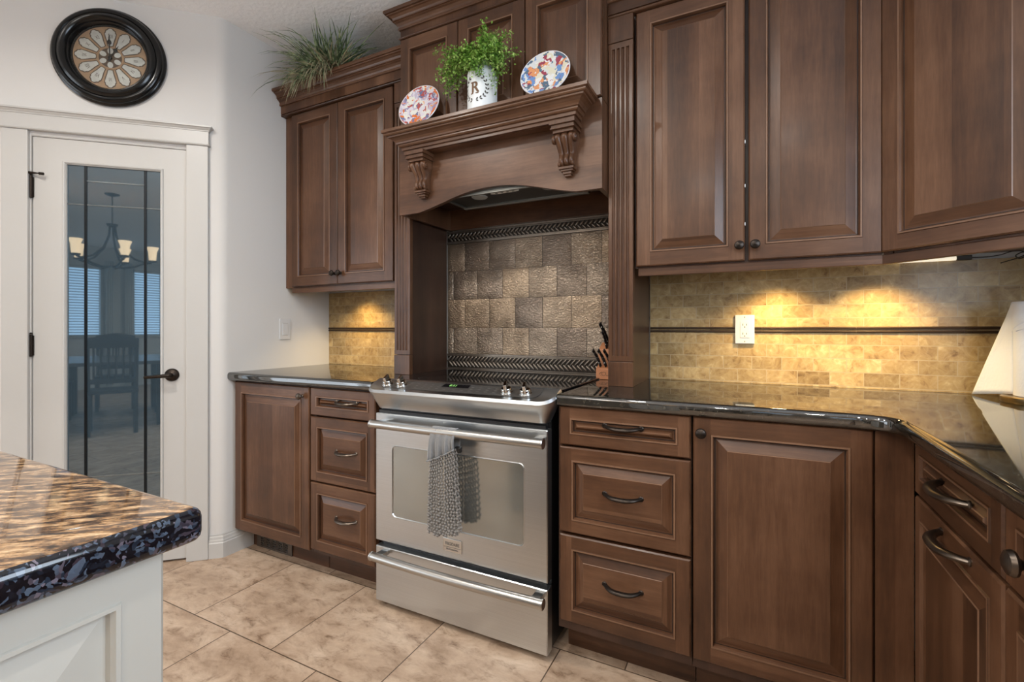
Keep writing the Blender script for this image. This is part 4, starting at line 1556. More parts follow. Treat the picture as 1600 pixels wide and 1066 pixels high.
# smooth upper cloth: wraps the bar, hem slants down to the left
nx = 28
cols = []
for i in range(nx + 1):
    u = i / nx
    wob = 0.0022 * math.sin(u * 21) + 0.0015 * math.sin(u * 47 + 1)
    hem = 0.650 + 0.055 * u ** 1.15 + (0.0 if u < 0.1 else 0)
    col = []
    xw = lambda z: 1.3555 + (u - 0.5) * (0.106 + 0.012 * max(0, (0.75 - z) / 0.1) * (1 - u))
    for k in range(5):
        z = 0.690 + (hz - 0.690) * k / 4
        col.append((xw(z), -0.703 + 0.0180, z))
    for k in range(1, 9):
        a = PI * k / 8
        col.append((xw(hz), -0.703 + 0.0190 * math.cos(a) + wob * 0.3, hz + 0.0195 * math.sin(a)))
    for k in range(1, 11):
        z = hz - (hz - hem) * k / 10
        g = k / 10
        col.append((xw(z) - 0.006 * g * (1 - u), -0.703 - 0.0190 - wob * (0.4 + 2.2 * g) - 0.004 * math.sin(PI * g), z))
    cols.append(col)
tow(MB().loops(cols, 0, False, smooth=True), 'cloth_top', 'towel_cloth', solid=0.003, recalc=True)
# hem cord
tow(MB().tube([(c[-1][0], c[-1][1] - 0.002, c[-1][2]) for c in cols], 0.0032, 8), 'hem', 'towel_cloth')
# chenille strands
fr = MB()
for layer, ns in ((0, 11), (1, 12)):
    for i in range(ns):
        u = (i + 0.5 * (1 - layer)) / (ns - layer)
        top = 0.652 + 0.050 * u ** 1.1
        xt = 1.3555 + (u - 0.5) * 0.098 + (0.002 if u > 0.5 else -0.004)
        xb = 1.3585 + (u - 0.5) * 0.142 + rng.uniform(-0.002, 0.002)
        zb = 0.398 + 0.018 * (u - 0.5) - 0.014 * math.sin(PI * u) + rng.uniform(-0.006, 0.006)
        yb0 = -0.722 + layer * 0.011
        pts, rad = [], []
        nb = 27
        for k in range(nb * 3 + 1):
            g = k / (nb * 3)
            ph = (k // 3) % 2
            side_ = 0.0017 if ph else -0.0017
            pts.append((xt + (xb - xt) * g ** 0.75 + side_, yb0 - 0.004 * math.sin(PI * g) - (0.0022 if k % 3 == 1 else 0) + 0.006 * g * (1 - layer), top + 0.004 - (top + 0.004 - zb) * g))
            rad.append((0.0018, 0.0052, 0.0040)[k % 3] * (0.72 + 0.38 * g))
        fr.tube(pts, rad, 7)
tow(fr, 'chenille_fringe', 'chenille')
tow(MB().box(1.400, 1.425, -0.712, -0.694, 0.690, 0.712), 'hanging_tab', 'handle_black', bevel=0.005)

# ---- floor register in the toe board
V0 = (0.178, -0.5155, 0.0)
t = thing('floor_register', 'dark bronze lattice vent register set in the toe board at far left', 'vent', V0)
vb = MB()
W, Hh = 0.133, 0.066
for a in ((-W, W, 0.001, 0.010), (-W, W, Hh - 0.008, Hh), (-W, -W + 0.030, 0.010, Hh - 0.008), (W - 0.030, W, 0.010, Hh - 0.008)):
    vb.box(a[0], a[1], -0.006, 0.0, a[2], a[3])
vb.build('register_frame', 'vent', t, bevel=0.0008)
MB().box(-W + 0.01, W - 0.01, -0.0012, -0.0004, 0.008, Hh - 0.006).build('register_back', 'dark_slot', t)
lt = MB()
x = -W + 0.030
k = 0
while x < W - 0.032:
    if k % 2 == 0:
        for j in range(4):
            lt.box(x, x + 0.022, -0.005, -0.001, 0.014 + j * 0.0125, 0.014 + j * 0.0125 + 0.0045)
        lt.box(x + 0.009, x + 0.0125, -0.005, -0.001, 0.026, 0.0435)
    else:
        for j in range(3):
            lt.box(x + j * 0.0085, x + j * 0.0085 + 0.0040, -0.005, -0.001, 0.010, 0.058)
        lt.box(x, x + 0.022, -0.005, -0.001, 0.032, 0.036)
    x += 0.0235
    k += 1
lt.build('lattice', 'vent', t)

# ------------------------------------------------------------------ pantry door, casing, clock
def at_pantry(o, s=0.0, off=0.0, z=0.0):
    p = pw(s, off)
    o.location = (p[0], p[1], z)
    o.rotation_euler = (0, 0, PRZ)
    return o


t = thing('door_1', 'white pantry door with a tall tinted leaded-glass pane', 'door', (0, 0, 0))
struct(at_pantry(t))
dl = MB()
S0, S1, DT = -0.763, -0.160, 2.006
g0, g1, gz0, gz1 = -0.640, -0.268, 0.26, 1.893
for a in ((S0, g0, 0.012, DT), (g1, S1, 0.012, DT), (g0, g1, gz1, DT), (g0, g1, 0.012, gz0)):
    dl.box(a[0], a[1], 0.006, 0.044, a[2], a[3])
dl.build('door_leaf', 'trim', t)
gm = MB()
prf = [(0.0, 0.0055), (0.0, 0.001), (0.004, -0.001), (0.008, 0.001), (0.010, 0.006), (0.0125, 0.0085), (0.0125, 0.018)]
rs = [[(g0 - 0.012 + d_, y, gz0 - 0.012 + d_), (g1 + 0.012 - d_, y, gz0 - 0.012 + d_), (g1 + 0.012 - d_, y, gz1 + 0.012 - d_), (g0 - 0.012 + d_, y, gz1 + 0.012 - d_)] for d_, y in prf]
gm.loops(rs, 0)
gm.build('glazing_bead', 'trim', t)
gp = MB().box(g0 - 0.003, g1 + 0.003, 0.016, 0.022, gz0 - 0.003, gz1 + 0.003).build('glass_pane', 'door_glass', t)
for sx in (-0.570, -0.333):
    MB().box(sx - 0.0055, sx + 0.0055, 0.0125, 0.016, gz0, gz1).build('lead_strip', 'came', gp, bevel=0.001)
for z_, a_, b_ in ((1.823, -0.570, -0.333), (1.712, g0, g1), (0.33, -0.570, -0.333), (0.44, g0, g1)):
    MB().box(a_, b_, 0.0140, 0.016, z_ - 0.0035, z_ + 0.0035).build('bevel_line', 'bevel_line', gp, bevel=0.0015)
# lever handle
hs, hz_ = -0.219, 0.909
h = MB().lathe([(0.0, -0.006), (0.031, -0.006), (0.031, -0.001), (0.027, 0.004), (0.016, 0.006), (0.010, 0.010), (0.010, 0.040), (0.0, 0.042)], (hs, 0.0, hz_), 'y', 24)
h.tube([(hs + 0.006, -0.040, hz_), (hs - 0.02, -0.043, hz_ - 0.001), (hs - 0.06, -0.040, hz_ - 0.004), (hs - 0.098, -0.036, hz_ - 0.006)], [0.0095, 0.009, 0.007, 0.0075], 12)
h.build('lever_handle', 'bronze', t)
# hinges
for k, z_ in enumerate((1.775, 1.057, 0.30)):
    hb = MB().box(-0.7725, -0.758, 0.0, 0.005, z_ - 0.045, z_ + 0.045)
    hb.tube([(-0.765, -0.004, z_ - 0.05), (-0.765, -0.004, z_ + 0.05)], 0.0055, 10)
    hb.lathe([(0.0, 0.052), (0.005, 0.052), (0.006, 0.056), (0.0, 0.060)], (-0.765, -0.004, z_), 'z', 10)
    hh = hb.build('hinge', 'bronze', t)
    if k == 0:
        st = MB().tube([(-0.792, -0.010, z_ + 0.064), (-0.765, -0.008, z_ + 0.062), (-0.735, -0.016, z_ + 0.060), (-0.722, -0.018, z_ + 0.059)], [0.006, 0.0065, 0.003, 0.003], 8)
        st.tube([(-0.728, -0.017, z_ + 0.0595), (-0.712, -0.019, z_ + 0.058)], 0.0065, 8)
        st.build('hinge_pin_stop', 'bronze', hh)
# jamb and casing
t = thing('trim_1', 'white casing with moulded header around the pantry door', 'door casing', (0, 0, 0))
struct(at_pantry(t))
jb = MB()
jb.box(-0.7675, -0.7655, 0.0, 0.079, 0, 2.010)
jb.box(-0.158, -0.1555, 0.0, 0.079, 0, 2.010)
jb.box(-0.7655, -0.158, 0.001, 0.079, 2.0075, 2.011)
jb.box(-0.7655, -0.158, 0.045, 0.055, 1.99, 2.0075)
jb.box(-0.7655, -0.752, 0.045, 0.055, 0, 2.0075)
jb.box(-0.171, -0.158, 0.045, 0.055, 0, 2.0075)
jb.build('jamb', 'trim', t)
for a_, b_ in ((-0.866, -0.770), (-0.153, -0.059)):
    MB().box(a_, b_, -0.019, -0.0005, 0, 2.028).build('side_casing', 'trim', t, bevel=0.003)
hd = MB()
hd.box(-0.868, -0.057, -0.021, -0.0005, 2.036, 2.098)
hp_ = [(0.0, 2.028), (0.003, 2.028), (0.006, 2.032), (0.003, 2.036), (0.0, 2.036)]
cap = [(0.0, 2.098), (0.003, 2.098), (0.003, 2.102), (0.009, 2.108), (0.012, 2.112), (0.018, 2.114), (0.018, 2.121), (0.0, 2.121)]
for prof in (hp_, cap):
    hd.sweep(prof, [(-0.868, -0.0005), (-0.868, -0.021), (-0.057, -0.021), (-0.057, -0.0005)])
hd.box(-0.868, -0.057, -0.021, -0.0005, 2.028, 2.036)
hd.box(-0.868, -0.057, -0.021, -0.0005, 2.098, 2.1205)
hd.build('header', 'trim', t)
# baseboard round the corner
BP = [(0.0, 0.0), (0.014, 0.0), (0.014, 0.072), (0.011, 0.076), (0.0105, 0.084), (0.008, 0.090), (0.0065, 0.100), (0.0035, 0.106), (0.003, 0.112), (0.0, 0.112)]
p1, p2 = pw(-0.0585, 0.0005), pw(-0.004, 0.0005)
o = MB().sweep(BP, [(p1[0], p1[1]), (0.0, -0.6725), (0.0008, -0.6665), (0.0008, -0.517)]).build('baseboard_left', 'trim')
struct(o, 'short white baseboard between the door casing and the base cabinets', 'baseboard')

# ---- wall clock
CKS, CKZ = -0.463, 2.401
t = thing('wall_clock', 'round black-framed wall clock with petal dial above the pantry door', 'clock')
at_pantry(t, CKS, 0.0008, CKZ)
prof = [(0.200, 0.0), (0.224, 0.0), (0.2275, 0.006), (0.2275, 0.014), (0.222, 0.019), (0.219, 0.021), (0.219, 0.026), (0.214, 0.034), (0.205, 0.039),
        (0.197, 0.039), (0.194, 0.036), (0.190, 0.041), (0.180, 0.046), (0.170, 0.043), (0.163, 0.034), (0.161, 0.030), (0.157, 0.031), (0.153, 0.027),
        (0.150, 0.020), (0.147, 0.016), (0.145, 0.010), (0.145, 0.006)]
MB().lathe(prof, (0, 0, 0), 'y', 72).build('clock_frame', 'clock_black', t)
dial = MB().lathe([(0.0, 0.007), (0.148, 0.007)], (0, 0, 0), 'y', 60).build('dial', 'dial', t)
ROMAN = ['XII', 'I', 'II', 'III', 'IV', 'V', 'VI', 'VII', 'VIII', 'IX', 'X', 'XI']
pet, pline, num = MB(), MB(), MB()


def petal(grow, wide):
    """outline of one pointed cartouche, radius along +y of the returned (x, r) pairs"""
    right = [(0.0085, 0.058), (0.0125, 0.078), (0.0185, 0.098), (0.0215, 0.112), (0.0180, 0.118), (0.0175, 0.125), (0.0105, 0.130), (0.006, 0.136)]
    pts = [(x * wide + grow, r + (grow if r > 0.1 else -grow * 0.6)) for x, r in right]
    return [(0.0, 0.056 - grow)] + pts + [(0.0, 0.138 + grow * 0.8)] + [(-x, r) for x, r in pts[::-1]]


for k in range(12):
    a = -2 * PI * k / 12
    ca, sa = math.cos(a), math.sin(a)
    for mb_, gr, yy in ((pline, 0.0036, -0.0078), (pet, 0.0, -0.0084)):
        mb_.add([(x * ca - r * sa, yy, x * sa + r * ca) for x, r in petal(gr, 1.0)], [tuple(range(18))])
    tx = text_mb(ROMAN[k], 0.0255, 0.0001)
    moved(tx, lambda x, y, z: ((x * 0.62) * ca - (z + 0.100) * sa, -0.0089, (x * 0.62) * sa + (z + 0.100) * ca))
    num.add(tx.v, tx.f)
pline.lathe([(0.0, 0.0080), (0.0505, 0.0080)], (0, 0, 0), 'y', 40)
for k in range(6):
    a = 2 * PI * k / 6 + PI / 6
    for j, rr_ in enumerate((0.033,)):
        c = (rr_ * math.cos(a), rr_ * math.sin(a))
        pet.add([(c[0] + 0.0125 * math.cos(q_) * math.cos(a) * 1.15 - 0.0115 * math.sin(q_) * math.sin(a), -0.0092, c[1] + 0.0125 * math.cos(q_) * math.sin(a) * 1.15 + 0.0115 * math.sin(q_) * math.cos(a)) for q_ in (2 * PI * m / 14 for m in range(14))], [tuple(range(14))])
ring = MB().lathe([(0.0455, 0.0085), (0.048, 0.0105), (0.0515, 0.0105), (0.054, 0.0085)], (0, 0, 0), 'y', 48)
pline.build('petal_outlines', 'dial_line', dial, recalc=False)
pet.build('petals', 'ivory', dial, recalc=False)
ring.build('centre_ring', 'dial', dial)
num.build('roman_numerals', 'dial_line', dial, recalc=False)


def hand(name, ang, L, wide, yy):
    a = R(ang)
    d = (math.sin(a), math.cos(a))
    nrm = (math.cos(a), -math.sin(a))
    prof_ = [(-0.018, 0.003), (0.0, 0.0024), (L * 0.52, 0.0016), (L * 0.60, wide), (L * 0.68, wide * 0.9), (L * 0.76, 0.0022), (L, 0.0004)]
    mb = MB()
    v0 = [(d[0] * l + nrm[0] * w, -yy, d[1] * l + nrm[1] * w) for l, w in prof_] + [(d[0] * l - nrm[0] * w, -yy, d[1] * l - nrm[1] * w) for l, w in prof_[::-1]]
    n_ = len(v0)
    v1 = [(x, y - 0.0012, z) for x, y, z in v0]
    mb.add(v0 + v1, [tuple(range(n_)), tuple(range(n_, 2 * n_))[::-1]] + [(i, (i + 1) % n_, n_ + (i + 1) % n_, n_ + i) for i in range(n_)])
    return mb.build(name, 'hand', t)


hand('minute_hand', -2, 0.112, 0.0085, 0.0130)
hand('hour_hand', 29, 0.068, 0.0095, 0.0110)
MB().lathe([(0.0, 0.008), (0.007, 0.008), (0.007, 0.0155), (0.0, 0.0165)], (0, 0, 0), 'y', 16).build('hand_cap', 'hand', t)
MB().lathe([(0.0, 0.0215), (0.060, 0.021), (0.1505, 0.018)], (0, 0, 0), 'y', 48).build('cover_glass', 'clear', t)

# ---- light switch and outlet
t = thing('light_switch', 'white light switch plate on the short wall over the left counter', 'switch', (0.0005, -0.323, 1.130), R(90))
MB().box(-0.035, 0.035, -0.005, 0.0, -0.0575, 0.0575).build('cover_plate', 'white', t, bevel=0.002)
MB().box(-0.0165, 0.0165, -0.0075, -0.005, -0.033, 0.033).build('rocker', 'white', t, bevel=0.001)
sl = MB()
sl.box(-0.0165, 0.0165, -0.0055, -0.005, -0.0345, -0.033)
sl.box(-0.0165, 0.0165, -0.0055, -0.005, 0.033, 0.0345)
sl.build('rocker_gap', 'lens', t)
t = thing('wall_outlet', 'white double outlet on the golden tile above the right counter', 'outlet', (2.3235, -0.0092, 1.1305))
MB().box(-0.035, 0.035, -0.0085, 0.0, -0.0575, 0.0575).build('cover_plate', 'white', t, bevel=0.002)
MB().box(-0.0168, 0.0168, -0.0098, -0.0085, -0.0335, 0.0335).build('receptacle', 'white', t, bevel=0.0006)
sl = MB()
for zc in (0.018, -0.018):
    for sx, hh_ in ((-0.0065, 0.0045), (0.0065, 0.0036)):
        sl.box(sx - 0.0011, sx + 0.0011, -0.0101, -0.0098, zc + 0.001 - hh_, zc + 0.001 + hh_)
    sl.lathe([(0.0, 0.0101), (0.0023, 0.0101)], (0.0, 0.0, zc - 0.0085), 'y', 10)
for zc in (0.0485, -0.0485):
    sl.lathe([(0.0, 0.0088), (0.0022, 0.0088)], (0.0, 0.0, zc), 'y', 10)
sl.build('socket_slots', 'dark_slot', t)

# ---- under-cabinet lamps
PUCKS = [(0.33, -0.140), (2.44, -0.140), (2.75, -0.140)]
for i, (x, y) in enumerate(PUCKS):
    nm = ('left of the range', 'above the outlet', 'in the right corner')[i]
    t = thing('puck_light', 'small round lamp under the wall cabinets, %s' % nm, 'lamp', (x, y, 1.384), 0, 'lamps under the wall cabinets')
    MB().lathe([(0.0, 0.0), (0.034, 0.0), (0.034, -0.012), (0.028, -0.016), (0.026, -0.015)], (0, 0, 0), 'z', 22).build('housing', 'white', t)
    MB().lathe([(0.0, -0.0145), (0.0262, -0.0150)], (0, 0, 0), 'z', 22).build('lens', 'puck_glow', t)
    lamp('SPOT', 'puck_lamp', (x, y, 1.366), PUCK_W * (10.0, 16.0, 15.0)[i], (1.0, 0.70, 0.30), aim=(x, y + 0.02, 0.9), spot_size=R(124), spot_blend=1.0, shadow_soft_size=0.025)
t = thing('light_bar', 'slim white light bar with dark wire on the wall under the corner cabinet', 'lamp', (2.80, -0.012, 1.372))
MB().tube([(0.0, -0.008, 0.0), (0.165, -0.008, 0.0)], 0.0075, 12).build('bar', 'bar_glow', t)
MB().box(0.166, 0.205, -0.016, -0.002, -0.008, 0.008).build('connector', 'wire', t, bevel=0.002)
wr = [(0.205, -0.008, 0.0), (0.24, -0.010, -0.001), (0.275, -0.012, 0.003), (0.30, -0.016, 0.012), (0.325, -0.020, 0.010), (0.33, -0.024, -0.004), (0.315, -0.028, -0.014),
      (0.305, -0.03, -0.004), (0.32, -0.03, 0.006), (0.332, -0.026, 0.002), (0.315, -0.026, -0.010), (0.285, -0.028, -0.020), (0.268, -0.030, -0.026)]
sm_ = []
for i in range(len(wr) - 1):
    p0, p1_, p2_, p3 = (Vector(wr[max(0, min(len(wr) - 1, i + d_))]) for d_ in (-1, 0, 1, 2))
    for k in range(6):
        u = k / 6
        sm_.append(0.5 * ((2 * p1_) + (p2_ - p0) * u + (2 * p0 - 5 * p1_ + 4 * p2_ - p3) * u * u + (3 * p1_ - p0 - 3 * p2_ + p3) * u ** 3))
MB().tube(sm_, 0.0017, 6).build('wire', 'wire', t)

# ---- paper towel holder and roll
PX, PY = 3.103, -0.200
t = thing('paper_towel_holder', 'brass paper towel holder standing on the right counter', 'paper towel holder', (PX, PY, 0.9142))
MB().lathe([(0.0, 0.0), (0.084, 0.0), (0.086, 0.003), (0.086, 0.017), (0.083, 0.0195), (0.0, 0.0195)], (0, 0, 0), 'z', 48).build('base', 'brass', t)
rd = MB().tube([(0, 0, 0.0195), (0, 0, 0.335)], 0.006, 12)
rd.lathe([(0.0, 0.335), (0.010, 0.337), (0.013, 0.347), (0.009, 0.357), (0.0, 0.360)], (0, 0, 0), 'z', 16)
rd.build('rod', 'brass', t)
t = thing('paper_towel_roll', 'white paper towel roll on the brass holder with its loose sheet torn to a point', 'paper towels', (PX, PY, 0.9345))
MB().lathe([(0.021, 0.0), (0.057, 0.0), (0.058, 0.002), (0.058, 0.276), (0.057, 0.278), (0.021, 0.278), (0.021, 0.0)], (0, 0, 0), 'z', 40).build('roll', 'paper', t)
# loose sheet: peels off the left of the roll, folded on the line from its top corner to the point on the counter
Tp = Vector((3.000 - PX, -0.036 - PY, -0.0190))
A = Vector((-0.050, 0.035, 0.279))
A2 = Vector((0.020, -0.066, 0.279))
Bp = Vector((0.030, -0.060, 0.262))
nu, nv = 14, 18
rings = []
for i in range(nu + 1):
    u = i / nu
    row = []
    for j in range(nv + 1):
        v = j / nv
        # left edge A->T, right edge A2->Bp (v runs downwards)
        le = A.lerp(Tp, v) + Vector((-0.004, -0.010, 0)) * math.sin(PI * v)
        ri = A2.lerp(Bp, v)
        p = le.lerp(ri, u)
        d = Vector((p.x, p.y, 0))
        p += Vector((-0.5, -0.8, 0)) * (0.020 * math.sin(PI * u) * (0.3 + 0.7 * (1 - v)))
        if d.length < 0.0605 and v < 0.9:
            d.normalize()
            p = Vector((d.x * 0.0605, d.y * 0.0605, p.z))
        row.append(p)
    rings.append(row)
sh = MB().loops(rings, 0, False, smooth=True)
# rear half of the sheet, from the fold to the back of the roll near its foot
rings = []
Cb, Ct = Vector((-0.056, 0.012, 0.003)), Vector((-0.056, 0.018, 0.275))
for i in range(nu + 1):
    u = i / nu
    row = []
    for j in range(nv + 1):
        v = j / nv
        le = A.lerp(Tp, v) + Vector((-0.004, -0.010, 0)) * math.sin(PI * v)
        ri = Ct.lerp(Cb, v)
        p = le.lerp(ri, u)
        p += Vector((0.0, 0.010, 0)) * math.sin(PI * u)
        row.append(p)
    rings.append(row)
sh.loops(rings, 0, False, smooth=True)
sh.build('loose_sheet', 'paper', t, solid=0.0006, recalc=False)

# ---- knife block and knives
KB = (1.800, -0.085, 0.9145)
t = thing('knife_block', 'orange-brown wooden knife block full of black-handled knives, tucked behind the right pilaster', 'knife block', KB)
bx = 0.0525
prof = [(-0.052, 0.0), (-0.052, 0.047), (-0.020, 0.060), (-0.012, 0.128), (0.046, 0.158), (0.060, 0.100), (0.060, 0.0)]
MB().prism_axis(prof, -bx, bx, 'x').build('block', 'block_wood', t, bevel=0.002)
lt = moved(text_mb('CUTCO', 0.024, 0.0003), lambda x, y, z: (x + 0.014, -0.0525 + y, 0.024 + z))
lt.build('block_lettering', 'vase_brown', t, recalc=False)
ic = MB()
for s in (-1, 1):
    ic.obox((-0.032, -0.0525, 0.024 + s * 0.005), (0.0055, 0, s * 0.004), (0, 0.0003, 0), (-0.0008, 0, 0.0012))
ic.build('block_emblem', 'vase_brown', t)


def knife(loc, L, wide, lean, label, group='knives in the block'):
    """black three-rivet handle rising out of a slot; lean = (x, y, z) direction"""
    d = Vector(lean).normalized()
    k = thing('kitchen_knife', label, 'knife', loc, 0, group)
    side = d.cross(Vector((1, 0, 0))).normalized()
    mb = MB()
    pts, rad = [], []
    for i in range(13):
        u = i / 12
        bow_ = 0.006 * math.sin(PI * u) - 0.008 * u * u
        pts.append(d * (L * u) + side * bow_)
        rad.append(wide * (0.82 + 0.22 * math.sin(PI * (0.15 + 0.9 * u)) + (0.16 if u > 0.85 else 0)))
    mb.tube(pts, rad, 10, flat=1.0)
    mb = moved(mb, lambda x, y, z: (x * 0.62, y, z))
    mb.build('handle', 'handle_black', k)
    rv = MB()
    for u in (0.2, 0.5, 0.8):
        p = d * (L * u) + side * (0.006 * math.sin(PI * u) - 0.008 * u * u)
        for s in (-1, 1):
            rv.lathe([(0.0, 0.0), (0.0022, 0.0), (0.0022, 0.0006), (0.0, 0.0008)] if s > 0 else [(0.0, 0.0), (0.0022, 0.0), (0.0022, -0.0006), (0.0, -0.0008)],
                     (p.x * 0.62 + s * wide * 0.62, p.y, p.z), 'x', 8)
        rv.lathe([(0.0, wide * 1.0), (0.0022, wide * 1.02), (0.0, wide * 1.06)], (p.x * 0.62, p.y, p.z), 'y', 8)
    rv.build('rivets', 'rivet', k)
    bl_ = MB().obox(tuple(-d * 0.008), (0.0008, 0, 0), tuple(side * wide * 0.9), tuple(d * 0.008))
    bl_.build('blade', 'chrome', k)
    return k


names5 = ('leftmost', 'second', 'third', 'fourth')
for i in range(4):
    knife((KB[0] - 0.036 + 0.024 * i, KB[1] - 0.036, KB[2] + 0.0555), 0.090, 0.0088, (-0.42, -0.36, 0.85),
          'short black knife handle in the lower front row of the block, %s' % names5[i])
knife((KB[0] - 0.010, KB[1] + 0.012, KB[2] + 0.142), 0.122, 0.0108, (-0.46, -0.30, 0.92), 'longest black knife handle, standing highest on the left of the block')
knife((KB[0] + 0.022, KB[1] + 0.016, KB[2] + 0.144), 0.095, 0.0100, (-0.38, -0.26, 0.93), 'black knife handle standing just right of the tallest one')
knife((KB[0] - 0.018, KB[1] - 0.004, KB[2] + 0.134), 0.082, 0.0085, (-0.16, -0.40, 0.92), 'black knife handle in front of the tallest one')

# ------------------------------------------------------------------ things on the mantel
MZ = 1.9945


def plate(loc, radius, rz, lean, mat, label, standlabel):
    st = thing('plate_stand', standlabel, 'plate stand', (loc[0], loc[1], MZ), rz)
    sb = MB()
    for s in (-1, 1):
        sb.tube([(s * 0.03, -0.030, 0.022), (s * 0.03, -0.034, 0.004), (s * 0.03, -0.020, 0.0025), (s * 0.03, 0.050, 0.0025)], 0.0022, 6)
        sb.tube([(s * 0.03, 0.050, 0.0025), (s * 0.022, 0.045, 0.05), (s * 0.012, 0.035, 0.10)], 0.0022, 6)
    sb.tube([(-0.03, 0.048, 0.003), (0.03, 0.048, 0.003)], 0.0022, 6)
    sb.build('wire_frame', 'wire', st)
    p = thing('decorative_plate', label, 'plate', (loc[0], loc[1], MZ + 0.0055), rz)
    p.rotation_euler = (R(-lean), 0, rz)
    c = (0, -0.004, radius)
    MB().lathe([(0.0, 0.0), (radius * 0.45, 0.0), (radius * 0.6, 0.001), (radius * 0.8, 0.006), (radius, 0.013), (radius * 0.985, 0.0155), (radius * 0.96, 0.0150)], c, 'y', 56).build('rim', 'plate_rim', p)
    MB().lathe([(0.0, 0.0042), (radius * 0.55, 0.0045), (radius * 0.64, 0.006), (radius * 0.8, 0.0098), (radius * 0.962, 0.0150)], c, 'y', 56).build('painted_face', mat, p)
    return p


plate((1.060, -0.487, MZ), 0.102, R(4), 16, 'plate_a', 'lilac and orange painted plate on the left end of the mantel', 'wire stand under the lilac plate at the left')
plate((1.652, -0.487, MZ), 0.099, R(4), 16, 'plate_b', 'blue and terracotta painted plate on the right end of the mantel', 'wire stand under the blue plate at the right')

# milk-can vase with wreath and letter
VX, VY, VR = 1.383, -0.484, 0.0600
t = thing('vase', 'white enamel milk-can vase with a brown letter R in a leaf wreath, middle of mantel', 'vase', (VX, VY, MZ))
MB().lathe([(0.0, 0.0), (VR, 0.0), (VR + 0.0008, 0.004), (VR, 0.008), (VR, 0.150), (VR - 0.002, 0.158), (0.047, 0.172), (0.045, 0.178), (0.047, 0.184), (0.056, 0.200), (0.058, 0.204), (0.055, 0.204), (0.043, 0.186), (0.042, 0.178), (0.0, 0.165)], (0, 0, 0), 'z', 48).build('can_body', 'ceramic', t)


def on_can(x, z, a0=R(-90) + R(2), zc=0.080, off=0.0006):
    a = a0 + x / VR
    return ((VR + off) * math.cos(a), (VR + off) * math.sin(a), zc + z)


tx = text_mb('R', 0.062, 0.0)
B_ = moved(tx, lambda x, y, z: on_can(x * 0.92, z))
for dx in (0.0018, -0.0018):
    t2 = text_mb('R', 0.062, 0.0)
    moved(t2, lambda x, y, z: on_can(x * 0.92 + dx, z, off=0.0007))
    B_.add(t2.v, t2.f)
for zz in (-0.0215, 0.0215):
    for xx in ((-0.0135, 0.009) if zz < 0 else (-0.0135,)):
        B_.add([on_can(xx + a_, zz + b_, off=0.0008) for a_, b_ in ((-0.006, -0.0022), (0.006, -0.0022), (0.006, 0.0022), (-0.006, 0.0022))], [(0, 1, 2, 3)])
B_.build('letter', 'vase_brown', t, recalc=False)
wr_ = MB()
for k in range(34):
    a = R(62) - R(304) * k / 33
    for s in (-1, 1):
        rr_ = 0.049
        cx_, cz_ = rr_ * math.cos(a), rr_ * 0.98 * math.sin(a)
        da = a - PI / 2 if a < PI / 2 else a
        dirn = (a + PI / 2) + s * R(38) if math.sin(a * 1.0 + R(0)) > -2 and k < 17 else (a - PI / 2) + s * R(38)
        L_, W_ = 0.0135, 0.0036
        ux, uz = math.cos(dirn), math.sin(dirn)
        pts = [(cx_, cz_), (cx_ + ux * L_ * 0.5 - uz * W_, cz_ + uz * L_ * 0.5 + ux * W_), (cx_ + ux * L_, cz_ + uz * L_), (cx_ + ux * L_ * 0.5 + uz * W_, cz_ + uz * L_ * 0.5 - ux * W_)]
        if k % 2 == 0:
            wr_.add([on_can(p[0], p[1], off=0.0007) for p in pts], [(0, 1, 2, 3)])
wr_.build('leaf_wreath', 'vase_leaf', t, recalc=False)

# trailing ivy
t = thing('trailing_plant', 'bright green small-leaved trailing plant spilling out of the white vase', 'plant', (VX, VY, MZ + 0.182))
iv, sm2 = MB(), MB()


def leaf(mb, c, d, L_, W_, up):
    d = Vector(d).normalized()
    s = d.cross(Vector(up))
    if s.length < 1e-3:
        s = d.cross(Vector((1, 0, 0)))
    s.normalize()
    n_ = s.cross(d)
    c = Vector(c)
    mb.add([c, c + d * L_ * 0.5 + s * W_ + n_ * W_ * 0.3, c + d * L_, c + d * L_ * 0.5 - s * W_ + n_ * W_ * 0.3], [(0, 1, 2), (0, 2, 3)])


targets = []
for _ in range(26):
    targets.append((rng.uniform(-0.200, -0.060), rng.uniform(-0.085, 0.020), rng.uniform(-0.035, 0.075)))
for _ in range(16):
    targets.append((rng.uniform(-0.06, 0.07), rng.uniform(-0.075, 0.02), rng.uniform(0.0, 0.08)))
for _ in range(14):
    targets.append((rng.uniform(0.03, 0.085), rng.uniform(-0.075, 0.02), rng.uniform(0.06, 0.125)))
for _ in range(22):
    targets.append((rng.uniform(0.060, 0.158), rng.uniform(-0.085, 0.020), rng.uniform(-0.030, 0.080)))
for _ in range(7):
    targets.append((rng.uniform(0.075, 0.130), rng.uniform(-0.075, 0.010), rng.uniform(-0.130, -0.03)))
for _ in range(5):
    targets.append((rng.uniform(-0.02, 0.04), rng.uniform(-0.085, -0.07), rng.uniform(-0.055, -0.01)))
for _ in range(8):
    targets.append((rng.uniform(-0.165, -0.085), rng.uniform(-0.07, 0.02), rng.uniform(-0.085, -0.03)))
for _ in range(20):
    targets.append((rng.uniform(-0.06, 0.07), rng.uniform(-0.095, -0.06), rng.uniform(-0.050, 0.05)))
for _ in range(8):
    targets.append((rng.uniform(0.005, 0.05), rng.uniform(-0.080, -0.068), rng.uniform(-0.075, -0.03)))
